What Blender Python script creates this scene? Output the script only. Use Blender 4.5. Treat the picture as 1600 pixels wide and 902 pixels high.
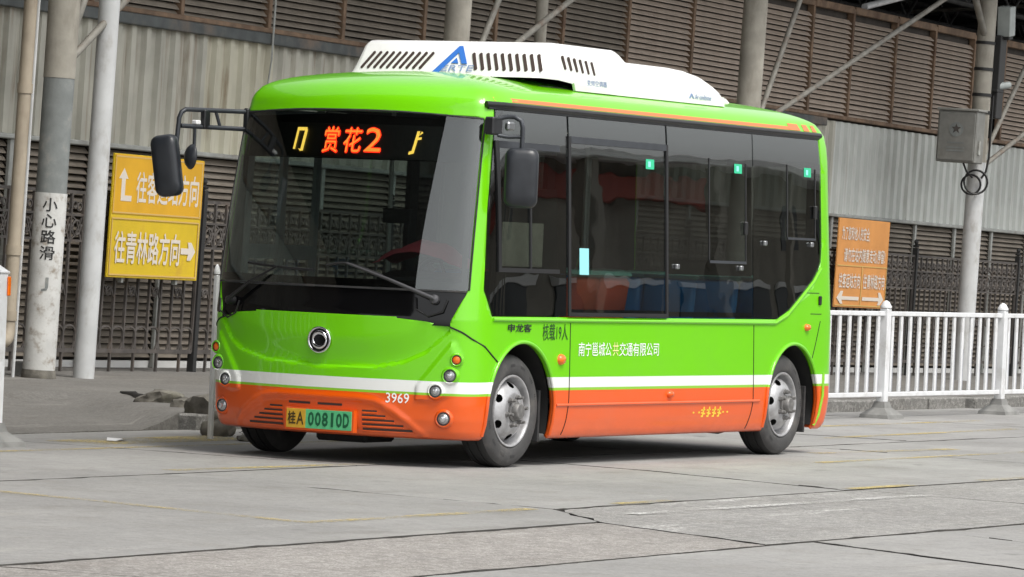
import bpy, bmesh, math, random
import numpy as np
from mathutils import Vector, Matrix
random.seed(7)
PI = math.pi
R = math.radians
scene = bpy.context.scene
for o in list(bpy.data.objects):
    bpy.data.objects.remove(o)

# ------------------------------------------------------------------ camera
def cam_axes(yaw, pitch, roll):
    d = Vector((math.cos(yaw)*math.cos(pitch), math.sin(yaw)*math.cos(pitch), math.sin(pitch)))
    r = Vector((math.sin(yaw), -math.cos(yaw), 0)); u = r.cross(d)
    return r*math.cos(roll)+u*math.sin(roll), -r*math.sin(roll)+u*math.cos(roll), d
CAM = Vector((-26.083, -15.826, 1.5074))
cr, cu, cd = cam_axes(0.5037, -0.0096, 0.0421)
cam = bpy.data.cameras.new('camera'); cam.sensor_width = 36; cam.lens = 7115.7*36/1600
cam.clip_end = 3000
co = bpy.data.objects.new('camera', cam); scene.collection.objects.link(co)
co.matrix_world = Matrix(((cr.x, cu.x, -cd.x, CAM.x), (cr.y, cu.y, -cd.y, CAM.y), (cr.z, cu.z, -cd.z, CAM.z), (0, 0, 0, 1)))
scene.camera = co

# ------------------------------------------------------------------ sky, sun, exposure (bright overcast)
SUN_EL, SUN_AZ = R(58), R(250)          # azimuth measured from +x towards +y: the sun stands behind the camera, over its left shoulder
world = bpy.data.worlds.new('World'); scene.world = world; world.use_nodes = True
nt = world.node_tree; nt.nodes.clear()
wo = nt.nodes.new('ShaderNodeOutputWorld'); bg = nt.nodes.new('ShaderNodeBackground')
sky = nt.nodes.new('ShaderNodeTexSky'); sky.sky_type = 'NISHITA'; sky.sun_disc = False
sky.sun_elevation = SUN_EL; sky.sun_rotation = R(90)-SUN_AZ; sky.air_density = 1.0; sky.dust_density = 3.0
hs = nt.nodes.new('ShaderNodeHueSaturation'); hs.inputs['Saturation'].default_value = 0.10
bg.inputs['Strength'].default_value = 0.15
nt.links.new(sky.outputs[0], hs.inputs['Color']); nt.links.new(hs.outputs[0], bg.inputs[0]); nt.links.new(bg.outputs[0], wo.inputs[0])
sun = bpy.data.lights.new('sun', 'SUN'); sun.energy = 1.3; sun.angle = R(18); sun.color = (1, .95, .87)
so = bpy.data.objects.new('sun', sun); scene.collection.objects.link(so)
sd = Vector((math.cos(SUN_EL)*math.cos(SUN_AZ), math.cos(SUN_EL)*math.sin(SUN_AZ), math.sin(SUN_EL)))
so.rotation_euler = sd.to_track_quat('Z', 'Y').to_euler()
scene.view_settings.view_transform = 'Standard'; scene.view_settings.look = 'None'
scene.view_settings.gamma = 1; scene.view_settings.use_curve_mapping = False
scene.view_settings.exposure = 0.68
scene.cycles.max_bounces = 10; scene.cycles.transparent_max_bounces = 24; scene.cycles.use_denoising = True
scene.cycles.glossy_bounces = 4; scene.cycles.diffuse_bounces = 4

# ------------------------------------------------------------------ materials
MATS = {}
def nn(t, typ, **kw):
    n = t.nodes.new(typ)
    for k, v in kw.items():
        if k == 'in_':
            for a, b in v.items(): n.inputs[a].default_value = b
        else: setattr(n, k, v)
    return n
def mix_rgb(t, fac, a, b, blend='MIX'):
    m = nn(t, 'ShaderNodeMix', data_type='RGBA', blend_type=blend)
    for sock, val in ((m.inputs[0], fac), (m.inputs[6], a), (m.inputs[7], b)):
        if hasattr(val, 'is_output'): t.links.new(val, sock)
        else: sock.default_value = val if not isinstance(val, tuple) else (*val, 1) if len(val) == 3 else val
    return m.outputs[2]
def math_n(t, op, a, b=None, c=None, clamp=False):
    m = nn(t, 'ShaderNodeMath', operation=op, use_clamp=clamp)
    for i, v in enumerate((a, b, c)):
        if v is None: continue
        if hasattr(v, 'is_output'): t.links.new(v, m.inputs[i])
        else: m.inputs[i].default_value = v
    return m.outputs[0]
def ramp(t, fac, p0, p1):
    m = nn(t, 'ShaderNodeMapRange', interpolation_type='SMOOTHSTEP', in_={1: p0, 2: p1})
    t.links.new(fac, m.inputs[0]); return m.outputs[0]
def noise(t, scale, detail=4, coord=None, rough=.55, stretch=None):
    n = nn(t, 'ShaderNodeTexNoise', in_={'Scale': scale, 'Detail': detail, 'Roughness': rough})
    if coord is None: coord = nn(t, 'ShaderNodeTexCoord').outputs['Object']
    if stretch:
        mp = nn(t, 'ShaderNodeMapping'); mp.inputs['Scale'].default_value = stretch
        t.links.new(coord, mp.inputs['Vector']); coord = mp.outputs[0]
    t.links.new(coord, n.inputs['Vector']); return n.outputs[0]
def mat(name, col, rough=.5, metal=0, var=0, vscale=6, bump=0, bscale=40, dirt=None, dscale=2, damt=.5, coat=0, emit=None, estr=0, spec=.5, dstretch=None, rvar=0):
    """base colour + tone variation (var) + dirt patches (dirt colour) + fine relief (bump)"""
    if name in MATS: return MATS[name]
    m = bpy.data.materials.new(name); m.use_nodes = True; t = m.node_tree
    p = t.nodes['Principled BSDF']
    p.inputs['Base Color'].default_value = (*col, 1); p.inputs['Roughness'].default_value = rough
    p.inputs['Metallic'].default_value = metal; p.inputs['Coat Weight'].default_value = coat
    p.inputs['Coat Roughness'].default_value = .06; p.inputs['Specular IOR Level'].default_value = spec
    if emit: p.inputs['Emission Color'].default_value = (*emit, 1); p.inputs['Emission Strength'].default_value = estr
    c = None
    if var:
        f = noise(t, vscale, 5)
        f = ramp(t, f, .3, .7)
        lo = tuple(x*(1-var) for x in col); hi = tuple(min(1, x*(1+var)) for x in col)
        c = mix_rgb(t, f, lo, hi)
    if dirt:
        f = ramp(t, noise(t, dscale, 7, rough=.65, stretch=dstretch), .5, .72)
        f = math_n(t, 'MULTIPLY', f, damt)
        c = mix_rgb(t, f, c if c is not None else col, dirt)
    if c is not None: t.links.new(c, p.inputs['Base Color'])
    if rvar:
        f = noise(t, vscale*1.7, 4)
        t.links.new(math_n(t, 'MULTIPLY_ADD', f, rvar, rough-rvar/2, clamp=True), p.inputs['Roughness'])
    if bump:
        b = nn(t, 'ShaderNodeBump', in_={'Strength': bump, 'Distance': .01})
        t.links.new(noise(t, bscale, 5), b.inputs['Height']); t.links.new(b.outputs[0], p.inputs['Normal'])
    MATS[name] = m; return m

def glass_mat(name, tint, f0=.06, wave=.0, rough=.0):
    """flat coach glass: tinted see-through, Fresnel mirror on top, faint waviness"""
    m = bpy.data.materials.new(name); m.use_nodes = True; t = m.node_tree; t.nodes.clear()
    o = nn(t, 'ShaderNodeOutputMaterial'); tr = nn(t, 'ShaderNodeBsdfTransparent'); gl = nn(t, 'ShaderNodeBsdfGlossy')
    tr.inputs[0].default_value = (*tint, 1); gl.inputs['Roughness'].default_value = rough
    fr = nn(t, 'ShaderNodeLayerWeight', in_={'Blend': .5}); mx = nn(t, 'ShaderNodeMixShader')
    f = math_n(t, 'MULTIPLY_ADD', math_n(t, 'POWER', fr.outputs['Facing'], 4.0), .85, f0, clamp=True)
    if wave:
        b = nn(t, 'ShaderNodeBump', in_={'Strength': wave, 'Distance': .02})
        t.links.new(noise(t, 1.5, 1.5, stretch=(1, 1, 1.7)), b.inputs['Height'])
        t.links.new(b.outputs[0], gl.inputs['Normal']); t.links.new(b.outputs[0], fr.inputs['Normal'])
    t.links.new(f, mx.inputs[0]); t.links.new(tr.outputs[0], mx.inputs[1]); t.links.new(gl.outputs[0], mx.inputs[2])
    t.links.new(mx.outputs[0], o.inputs[0]); MATS[name] = m; return m

GREEN = (.165, .61, .002); ORANGE = (.74, .095, .003)
def bus_paint():
    m = bpy.data.materials.new('bus_paint'); m.use_nodes = True; t = m.node_tree; p = t.nodes['Principled BSDF']
    oc = nn(t, 'ShaderNodeTexCoord').outputs['Object']; sp = nn(t, 'ShaderNodeSeparateXYZ'); t.links.new(oc, sp.inputs[0])
    x, z = sp.outputs[0], sp.outputs[2]
    k = ramp(t, x, .25, 1.3)
    def above(z0, dz): return math_n(t, 'GREATER_THAN', math_n(t, 'SUBTRACT', z, math_n(t, 'MULTIPLY', k, dz)), z0)
    c = mix_rgb(t, above(.485, .037), ORANGE, (.25, .55, .03))
    c = mix_rgb(t, above(.502, .039), c, (.80, .82, .80))
    c = mix_rgb(t, above(.579, .034), c, GREEN)
    # road film low on the skirts
    low = math_n(t, 'MULTIPLY', math_n(t, 'SUBTRACT', 1, ramp(t, z, .16, .42)), ramp(t, noise(t, 3, 6, oc, .7, (1, 1, 2.5)), .25, .75))
    c = mix_rgb(t, math_n(t, 'MULTIPLY', low, .22), c, (.20, .13, .10))
    film = math_n(t, 'MULTIPLY', ramp(t, noise(t, 1.3, 7, oc, .7), .45, .8), .06)
    c = mix_rgb(t, film, c, (.3, .3, .26))
    t.links.new(c, p.inputs['Base Color'])
    p.inputs['Coat Weight'].default_value = .6; p.inputs['Coat Roughness'].default_value = .025; p.inputs['Specular IOR Level'].default_value = .35
    t.links.new(math_n(t, 'MULTIPLY_ADD', low, .3, .28), p.inputs['Roughness'])
    b = nn(t, 'ShaderNodeBump', in_={'Strength': .05, 'Distance': .02}); t.links.new(noise(t, 1.1, 2, oc), b.inputs['Height'])
    t.links.new(b.outputs[0], p.inputs['Coat Normal'])
    MATS['bus_paint'] = m; return m

def concrete(name, base, coarse, scuff=0, wet=0):
    m = bpy.data.materials.new(name); m.use_nodes = True; t = m.node_tree; p = t.nodes['Principled BSDF']
    geo = nn(t, 'ShaderNodeNewGeometry').outputs['Position']; oi = nn(t, 'ShaderNodeObjectInfo')
    f = ramp(t, noise(t, .5, 6, geo, .6), .3, .7)
    c = mix_rgb(t, f, tuple(x*.80 for x in base), tuple(x*1.14 for x in base))
    c = mix_rgb(t, math_n(t, 'MULTIPLY', oi.outputs['Random'], .30), c, tuple(x*.72 for x in base))
    f2 = ramp(t, noise(t, 2.2, 8, geo, .72), .48, .72)
    c = mix_rgb(t, math_n(t, 'MULTIPLY', f2, .45), c, (base[0]*.62, base[1]*.58, base[2]*.52))
    st1 = ramp(t, noise(t, .9, 6, geo, .62, (1, 1.8, 1)), .56, .70)
    c = mix_rgb(t, math_n(t, 'MULTIPLY', st1, .45), c, (base[0]*.50, base[1]*.47, base[2]*.43))
    pal = ramp(t, noise(t, .7, 7, geo, .7, (.5, 2.2, 1)), .55, .72)
    c = mix_rgb(t, math_n(t, 'MULTIPLY', pal, .35), c, (.50, .48, .44))
    sp = ramp(t, noise(t, 14, 5, geo, .75, (1, .45, 1)), .46, .66)
    c = mix_rgb(t, math_n(t, 'MULTIPLY', sp, .55 if coarse else .32), c, tuple(x*.45 for x in base))
    oil = ramp(t, noise(t, 1.7, 3, geo, .5), .68, .76)
    c = mix_rgb(t, math_n(t, 'MULTIPLY', oil, .5), c, (.05, .047, .042))
    # tyre-polished lengthways streaks
    f3 = ramp(t, noise(t, 1.0, 5, geo, .6, (.12, 1.6, 1)), .5, .75)
    c = mix_rgb(t, math_n(t, 'MULTIPLY', f3, .28), c, tuple(x*.6 for x in base))
    # fine grit / exposed stones
    vo = nn(t, 'ShaderNodeTexVoronoi', in_={'Scale': 55 if not coarse else 30}); t.links.new(geo, vo.inputs['Vector'])
    bw = nn(t, 'ShaderNodeRGBToBW'); t.links.new(vo.outputs['Color'], bw.inputs[0])
    g = ramp(t, bw.outputs[0], .35, .8)
    c = mix_rgb(t, math_n(t, 'MULTIPLY', g, .30 if coarse else .10), c, (.62, .60, .57))
    g2 = ramp(t, noise(t, 90, 3, geo), .42, .62)
    c = mix_rgb(t, math_n(t, 'MULTIPLY', math_n(t, 'SUBTRACT', 1, g2), .55 if coarse else .18), c, tuple(x*.42 for x in base))
    if scuff:
        s = math_n(t, 'MULTIPLY', ramp(t, noise(t, 1.1, 8, geo, .75, (.3, 1.7, 1)), .55, .68), ramp(t, noise(t, 35, 4, geo, .7), .45, .6))
        c = mix_rgb(t, math_n(t, 'MULTIPLY', s, scuff), c, (.75, .74, .72))
    t.links.new(c, p.inputs['Base Color']); p.inputs['Roughness'].default_value = .88 - wet
    b = nn(t, 'ShaderNodeBump', in_={'Strength': .8 if coarse else .35, 'Distance': .008 if coarse else .004})
    t.links.new(noise(t, 60, 5, geo), b.inputs['Height']); t.links.new(b.outputs[0], p.inputs['Normal'])
    MATS[name] = m; return m

def worn_paint(name, col, keep):
    m = bpy.data.materials.new(name); m.use_nodes = True; t = m.node_tree; p = t.nodes['Principled BSDF']; o = t.nodes['Material Output']
    geo = nn(t, 'ShaderNodeNewGeometry').outputs['Position']
    f = ramp(t, math_n(t, 'ADD', math_n(t, 'MULTIPLY', noise(t, 30, 6, geo, .8), .6), math_n(t, 'MULTIPLY', noise(t, 1.4, 5, geo), .4)), keep-.09, keep+.09)
    p.inputs['Base Color'].default_value = (*col, 1); p.inputs['Roughness'].default_value = .8
    tr = nn(t, 'ShaderNodeBsdfTransparent'); mx = nn(t, 'ShaderNodeMixShader')
    t.links.new(math_n(t, 'MULTIPLY', f, .97), mx.inputs[0]); t.links.new(p.outputs[0], mx.inputs[1]); t.links.new(tr.outputs[0], mx.inputs[2]); t.links.new(mx.outputs[0], o.inputs[0])
    MATS[name] = m; return m

bus_paint()
glass_mat('windscreen_glass', (.65, .70, .68), .12)
glass_mat('side_glass', (.60, .64, .63), .135, .06)
glass_mat('plain_glass', (.76, .80, .79), .02)
glass_mat('privacy_glass', (.3, .32, .32), .05)
mat('black_gloss', (.004, .004, .0045), .06, spec=.4)
mat('black_plastic', (.016, .017, .019), .42, var=.25, bump=.1, bscale=200)
mat('mirror_plastic', (.02, .023, .028), .33, var=.2, bump=.08, bscale=260)
mat('rubber', (.028, .028, .029), .78, var=.2, bump=.25, bscale=30, dirt=(.11, .10, .09), dscale=5, damt=.75)
mat('tyre', (.055, .054, .054), .72, var=.15, dirt=(.12, .11, .10), dscale=6, damt=.6, bump=.15, bscale=60)
mat('tread', (.02, .02, .02), .85, bump=.4, bscale=70)
mat('rim_silver', (.43, .43, .44), .45, metal=.5, var=.16, vscale=14, dirt=(.22, .2, .18), dscale=9, damt=.5)
mat('hub_grey', (.20, .195, .19), .55, metal=.4, var=.25, vscale=20, dirt=(.09, .08, .07), dscale=12, damt=.7)
mat('under_black', (.012, .012, .012), .8, var=.3)
mat('trim_black', (.012, .012, .013), .35, var=.2)
mat('alu', (.32, .33, .34), .35, metal=.8)
mat('wiper_grey', (.07, .07, .075), .45, metal=.4)
mat('chrome', (.8, .8, .82), .08, metal=1)
mat('steel_tube', (.045, .05, .058), .38, metal=.3, var=.2)
mat('ac_white', (.83, .83, .81), .4, var=.04, coat=.3, dirt=(.55, .53, .48), dscale=2.5, damt=.25)
mat('slot_dark', (.05, .03, .025), .7)
mat('blue_print', (.03, .17, .62), .45)
mat('grey_blue_print', (.22, .30, .5), .5)
mat('white_print', (.86, .88, .86), .45)
mat('yellow_print', (.85, .60, .05), .45)
mat('cream_print', (.85, .80, .35), .45)
mat('dark_print', (.01, .07, .006), .5)
mat('orange_print', (.68, .20, .07), .45)
mat('plate_yellow', (.62, .36, .03), .4, var=.08, vscale=30)
mat('plate_green', (.10, .50, .22), .4, var=.08, vscale=30)
mat('plate_text', (.005, .10, .04), .5)
mat('plate_text_dark', (.06, .035, .004), .5)
mat('amber', (.85, .16, .006), .15, coat=.6)
mat('lens', (.35, .36, .37), .08, metal=.55, coat=1)
mat('lamp_dark', (.05, .05, .05), .2, metal=.4, coat=1)
mat('lining', (.10, .105, .11), .7)
mat('cabin_floor', (.09, .09, .095), .6)
mat('dash', (.055, .057, .06), .6, var=.2)
mat('seat_blue', (.03, .22, .55), .4)
mat('seat_red', (.85, .12, .04), .45)
mat('seat_shell', (.25, .62, .5), .4)
mat('red_cover_and_reflection', (.30, .03, .05), .8)
mat('handrail', (.55, .55, .52), .3, metal=.6)
mat('door_grey', (.42, .44, .44), .5)
mat('lime_print', (.22, .55, .02), .4)
mat('sticker_green', (.03, .55, .28), .5)
mat('sticker_cyan', (.30, .75, .78), .5)
mat('notice', (.55, .50, .40), .6, var=.1, vscale=15)
mat('led_board', (.012, .011, .011), .4)
mat('led_red', (.8, .02, .005), .5, emit=(1, .02, .005), estr=2.6)
mat('led_core', (1, .4, .05), .5, emit=(1, .36, .05), estr=1.2)
mat('led_yellow', (.9, .5, .05), .5, emit=(1, .62, .10), estr=1.6)
mat('joint_fill_and_shade', (.06, .057, .052), .95)  # dark joint filling, also shade painted on slab edges and beads
concrete('slab_smooth', (.318, .313, .303), False, .25, .10)
concrete('slab_coarse', (.34, .333, .32), True, .9)
concrete('slab_pink', (.335, .315, .295), True, .3)
concrete('pavement_grey', (.165, .158, .145), False, 0)
concrete('kerb_stone', (.24, .235, .22), True, .1)
worn_paint('yellow_line', (.50, .40, .16), .47)
worn_paint('white_line', (.6, .6, .58), .47)
mat('column_concrete', (.33, .31, .265), .85, var=.16, vscale=3, bump=.2, bscale=40, dirt=(.14, .12, .09), dscale=2.5, damt=.5, dstretch=(1, 1, .4))
mat('column_grey', (.20, .215, .21), .8, var=.14, vscale=5, bump=.2, dirt=(.33, .31, .27), dscale=5, damt=.6)
mat('column_white', (.56, .56, .54), .75, var=.10, vscale=4, bump=.2, dirt=(.22, .17, .12), dscale=9, damt=.8)
mat('pole_white', (.52, .53, .53), .55, var=.08, vscale=3, dirt=(.25, .22, .18), dscale=5, damt=.5, dstretch=(1, 1, .5))
mat('pipe_beige', (.34, .29, .22), .6, var=.14, vscale=3, dirt=(.16, .11, .07), dscale=2.5, damt=.6, dstretch=(1, 1, .4))
mat('sheet_steel', (.43, .42, .36), .55, var=.2, vscale=1.2, dirt=(.19, .13, .08), dscale=1.6, damt=.8, dstretch=(4, 1, .25), rvar=.2)
mat('sheet_pale', (.50, .48, .38), .55, var=.12, vscale=1.2, dirt=(.20, .12, .06), dscale=2.0, damt=.8, dstretch=(6, 1, .3))
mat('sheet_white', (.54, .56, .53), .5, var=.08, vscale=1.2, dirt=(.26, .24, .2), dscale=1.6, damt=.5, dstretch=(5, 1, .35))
mat('slat', (.215, .185, .150), .6, var=.2, vscale=1.4, dirt=(.10, .075, .05), dscale=3, damt=.6, dstretch=(.6, 1, 3))
mat('slat_lit', (.44, .365, .30), .6, var=.16, vscale=1.2, dirt=(.16, .11, .075), dscale=3, damt=.6, dstretch=(.6, 1, 3))  # lighter copy of slat, the brighter light at the right put into colour
mat('rust_frame', (.19, .125, .08), .75, var=.3, vscale=4, bump=.3, dirt=(.10, .05, .03), dscale=3, damt=.8)
mat('flashing', (.07, .08, .08), .55, var=.25, dirt=(.19, .13, .09), dscale=1.5, damt=.8)
mat('mullion_grey', (.34, .35, .33), .5, var=.15, dirt=(.15, .12, .09), dscale=4, damt=.5)
mat('backing', (.05, .043, .037), .9, var=.2)
mat('iron', (.075, .066, .06), .6, var=.3, dirt=(.12, .085, .06), dscale=5, damt=.6)
mat('iron_black', (.018, .018, .018), .55)
mat('brace_steel', (.20, .19, .165), .6, var=.2, dirt=(.13, .08, .05), dscale=5, damt=.7)
mat('roof_dark', (.05, .05, .05), .9, var=.3)
mat('truss_dark', (.075, .075, .075), .7, var=.3)
mat('rail_white', (.70, .71, .72), .42, var=.06, dirt=(.38, .36, .33), dscale=4, damt=.55)
mat('rail_reflection', (.42, .43, .47), .4, metal=.3, var=.1)
mat('base_grey', (.22, .22, .21), .8, var=.2, bump=.3)
mat('sign_yellow', (.63, .44, .008), .55, var=.10, vscale=1.5, dirt=(.45, .25, .03), dscale=3, damt=.5)
mat('sign_orange', (.62, .27, .07), .6, var=.10, vscale=2)
mat('sign_amber', (.65, .35, .008), .55, var=.10, vscale=1.5)
mat('sign_white', (.66, .60, .52), .6)
mat('sign_edge', (.60, .40, .12), .5)
mat('cabinet_grey', (.20, .20, .185), .5, var=.12, dirt=(.12, .11, .09), dscale=4, damt=.5)
mat('cabinet_side', (.27, .27, .25), .5, var=.12)
mat('cable', (.015, .015, .015), .5)
mat('camera_white', (.33, .36, .35), .4, var=.1)
mat('rock', (.15, .14, .12), .95, var=.35, vscale=7, bump=1.0, bscale=14, dirt=(.10, .10, .06), dscale=6, damt=.7)
mat('litter', (.8, .8, .8), .6)
mat('facade', (.27, .25, .21), .8, var=.2, vscale=.5)
mat('facade_dark', (.04, .045, .05), .3)
mat('facade_red', (.34, .07, .05), .6)
mat('facade_white', (.72, .72, .70), .6)
mat('earth', (.17, .165, .155), .95, var=.2, vscale=.3)

# ------------------------------------------------------------------ mesh helpers
COL = scene.collection
class MB:
    def __init__(s): s.v = []; s.f = []; s.m = []
    def add(s, vs, fs, mi=0):
        o = len(s.v); s.v += [tuple(x) for x in vs]
        for f in fs: s.f.append([o+i for i in f]); s.m.append(mi)
        return s
    def box(s, lo, hi, mi=0, M=None):
        x0, y0, z0 = lo; x1, y1, z1 = hi
        v = [(x0,y0,z0),(x1,y0,z0),(x1,y1,z0),(x0,y1,z0),(x0,y0,z1),(x1,y0,z1),(x1,y1,z1),(x0,y1,z1)]
        if M is not None: v = [M @ Vector(p) for p in v]
        return s.add(v, [(0,3,2,1),(4,5,6,7),(0,1,5,4),(1,2,6,5),(2,3,7,6),(3,0,4,7)], mi)
    def bbox(s, lo, hi, b=.006, mi=0, M=None):
        """box with chamfered edges"""
        x0, y0, z0 = lo; x1, y1, z1 = hi; v = []; idx = {}
        for a, X in enumerate((x0, x1)):
            for c, Y in enumerate((y0, y1)):
                for e, Z in enumerate((z0, z1)):
                    sx, sy, sz = (b if a == 0 else -b), (b if c == 0 else -b), (b if e == 0 else -b)
                    idx[a,c,e,0] = len(v); v.append((X, Y+sy, Z+sz))
                    idx[a,c,e,1] = len(v); v.append((X+sx, Y, Z+sz))
                    idx[a,c,e,2] = len(v); v.append((X+sx, Y+sy, Z))
        f = []
        for a in (0, 1):
            q = [idx[a,0,0,0], idx[a,1,0,0], idx[a,1,1,0], idx[a,0,1,0]]; f.append(q if a else q[::-1])
            q = [idx[0,a,0,1], idx[0,a,1,1], idx[1,a,1,1], idx[1,a,0,1]]; f.append(q if a else q[::-1])
            q = [idx[0,0,a,2], idx[1,0,a,2], idx[1,1,a,2], idx[0,1,a,2]]; f.append(q if a else q[::-1])
        for a in (0, 1):
            for c in (0, 1):
                f.append([idx[a,c,0,0], idx[a,c,1,0], idx[a,c,1,1], idx[a,c,0,1]])
                f.append([idx[a,0,c,0], idx[a,1,c,0], idx[a,1,c,2], idx[a,0,c,2]])
                f.append([idx[0,a,c,1], idx[1,a,c,1], idx[1,a,c,2], idx[0,a,c,2]])
                for e in (0, 1): f.append([idx[a,c,e,0], idx[a,c,e,1], idx[a,c,e,2]])
        if M is not None: v = [M @ Vector(p) for p in v]
        return s.add(v, f, mi)
    def tube(s, pts, r, seg=8, mi=0, closed=False):
        pts = [Vector(p) for p in pts]; n = len(pts); rs = r if isinstance(r, (list, tuple)) else [r]*n
        vs = []; t0 = None; nrm = None
        for i, p in enumerate(pts):
            a = pts[(i-1) % n] if (closed or i > 0) else p; b = pts[(i+1) % n] if (closed or i < n-1) else p
            t = (b-a).normalized()
            if nrm is None:
                nrm = t.orthogonal().normalized()
            else:
                nrm = (nrm - t*nrm.dot(t))
                nrm = nrm.normalized() if nrm.length > 1e-6 else t.orthogonal().normalized()
            bn = t.cross(nrm)
            for k in range(seg):
                an = 2*PI*k/seg; vs.append(p + (nrm*math.cos(an)+bn*math.sin(an))*rs[i])
        fs = []
        for i in range(n if closed else n-1):
            j = (i+1) % n
            for k in range(seg):
                l = (k+1) % seg; fs.append((i*seg+k, i*seg+l, j*seg+l, j*seg+k))
        if not closed: fs += [tuple(range(seg))[::-1], tuple(range((n-1)*seg, n*seg))]
        return s.add(vs, fs, mi)
    def lathe(s, prof, M, seg=32, mi=0):
        """prof: (radius, height) pairs about local z"""
        vs = []; fs = []; n = len(prof)
        for k in range(seg):
            a = 2*PI*k/seg
            for r_, h in prof: vs.append(M @ Vector((r_*math.cos(a), r_*math.sin(a), h)))
        for k in range(seg):
            l = (k+1) % seg
            for i in range(n-1): fs.append((k*n+i, l*n+i, l*n+i+1, k*n+i+1))
        return s.add(vs, fs, mi)
    def prism(s, poly, fn, d0, d1, mi=0):
        """poly (a,b) list extruded between depth d0 and d1 through fn(a,b,d)"""
        n = len(poly); vs = [fn(a, b, d0) for a, b in poly]+[fn(a, b, d1) for a, b in poly]
        fs = [tuple(range(n))[::-1], tuple(range(n, 2*n))]+[(i, (i+1) % n, n+(i+1) % n, n+i) for i in range(n)]
        return s.add(vs, fs, mi)
    def build(s, name, mats, parent=None, smooth=None, kind=None):
        me = bpy.data.meshes.new(name); me.from_pydata(s.v, [], s.f)
        mats = mats if isinstance(mats, (list, tuple)) else [mats]
        for q in mats: me.materials.append(MATS[q])
        for p, i in zip(me.polygons, s.m): p.material_index = i
        bm = bmesh.new(); bm.from_mesh(me); bmesh.ops.recalc_face_normals(bm, faces=bm.faces); bm.to_mesh(me); bm.free()
        if smooth is not None: shade(me, smooth)
        o = bpy.data.objects.new(name, me); COL.objects.link(o)
        if parent is not None: o.parent = parent
        if kind: o['kind'] = kind
        return o
def shade(me, ang=35):
    for p in me.polygons: p.use_smooth = True
    me.set_sharp_from_angle(angle=R(ang))
def empty(name, M=None, parent=None):
    o = bpy.data.objects.new(name, None); COL.objects.link(o); o.empty_display_size = .2
    if parent is not None: o.parent = parent
    if M is not None: o.matrix_local = M
    return o
def tag(o, label, cat, group=None):
    o['label'] = label; o['category'] = cat
    if group: o['group'] = group
    return o
def T(x, y, z): return Matrix.Translation((x, y, z))
def inst(src, parent, M=None, name=None):
    c = src.copy(); COL.objects.link(c); c.parent = parent
    if name: c.name = name
    if M is not None: c.matrix_local = M
    return c
def axis_matrix(p, zdir, up=(0, 0, 1)):
    z = Vector(zdir).normalized(); x = Vector(up).cross(z)
    x = x.normalized() if x.length > 1e-5 else Vector((1, 0, 0)); y = z.cross(x)
    return Matrix(((x.x, y.x, z.x, p[0]), (x.y, y.y, z.y, p[1]), (x.z, y.z, z.z, p[2]), (0, 0, 0, 1)))
_tc = {}
def text_geo(s, off=0.0):
    """flat letter outlines, normalised to the unit box"""
    k = (s, off)
    if k in _tc: return _tc[k]
    c = bpy.data.curves.new('t', 'FONT'); c.body = s; c.resolution_u = 2; c.offset = off
    o = bpy.data.objects.new('t', c); COL.objects.link(o)
    me = bpy.data.meshes.new_from_object(o.evaluated_get(bpy.context.evaluated_depsgraph_get()))
    v = np.array([x.co[:2] for x in me.vertices]); f = [list(p.vertices) for p in me.polygons]
    bpy.data.objects.remove(o); bpy.data.curves.remove(c); bpy.data.meshes.remove(me)
    lo = v.min(0); hi = v.max(0)
    _tc[k] = (v, f, lo, hi); return _tc[k]
def text_on(mb, s, fn, a0, a1, b0, b1, off=0.0, d=0.0, mi=0, ref=None):
    """letters filling a0..a1 (reading direction) x b0..b1 of the surface fn(a,b,d); no thickness of their own beyond the print"""
    v, f, lo, hi = text_geo(s)
    q = (v-lo)/(hi-lo); n = max(1, len(s)); e = abs(b1-b0)*off; ea = abs(a1-a0)/n*off
    for k, (dx, dy) in enumerate(((0, 0), (-1, 0), (1, 0), (0, -1), (0, 1)) if off > 0 else ((0, 0),)):
        mb.add([fn(a0+(a1-a0)*x+dx*ea, b0+(b1-b0)*y+dy*e, d+.0002*k) for x, y in q], f, mi)
    return mb

# ================================================================== SETTING: ground, road, pavement
# frame of the station wall: it is truly upright; the road (and the bus on it) has a crossfall of a degree or two
WD = Vector((.99718, .07438, -.01028)).normalized(); UP = Vector((.0122, -.0262, .99958)); UP = (UP-WD*UP.dot(WD)).normalized()
BK = UP.cross(WD)                      # away from the road
OR = Vector((12.409, 9.393, .08))
def WF(s=0, n=0, t=0, rz=0):
    """placement in the wall frame: s along the wall, n metres out from the iron fence, t up"""
    p = OR+WD*s-BK*n+UP*t
    M = Matrix(((WD.x, BK.x, UP.x, p.x), (WD.y, BK.y, UP.y, p.y), (WD.z, BK.z, UP.z, p.z), (0, 0, 0, 1)))
    return M @ Matrix.Rotation(rz, 4, 'Z') if rz else M
def wall_z(x, y): return OR.z-(UP.x*(x-OR.x)+UP.y*(y-OR.y))/UP.z
def sm(a, b, x):
    t = min(1, max(0, (x-a)/(b-a))); return t*t*(3-2*t)

def structure(o): o['kind'] = 'structure'; return o
g = MB(); g.add([(-1500,-1500,-.45),(1500,-1500,-.45),(1500,1500,-.45),(-1500,1500,-.45)], [(0,1,2,3)])
structure(g.build('ground', 'earth'))
road = MB(); road.add([(-60,-60,-.03),(90,-60,-.03),(90,3.3,-.03),(-60,3.3,-.03)], [(0,1,2,3)])
road = structure(road.build('road', 'slab_smooth'))

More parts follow.
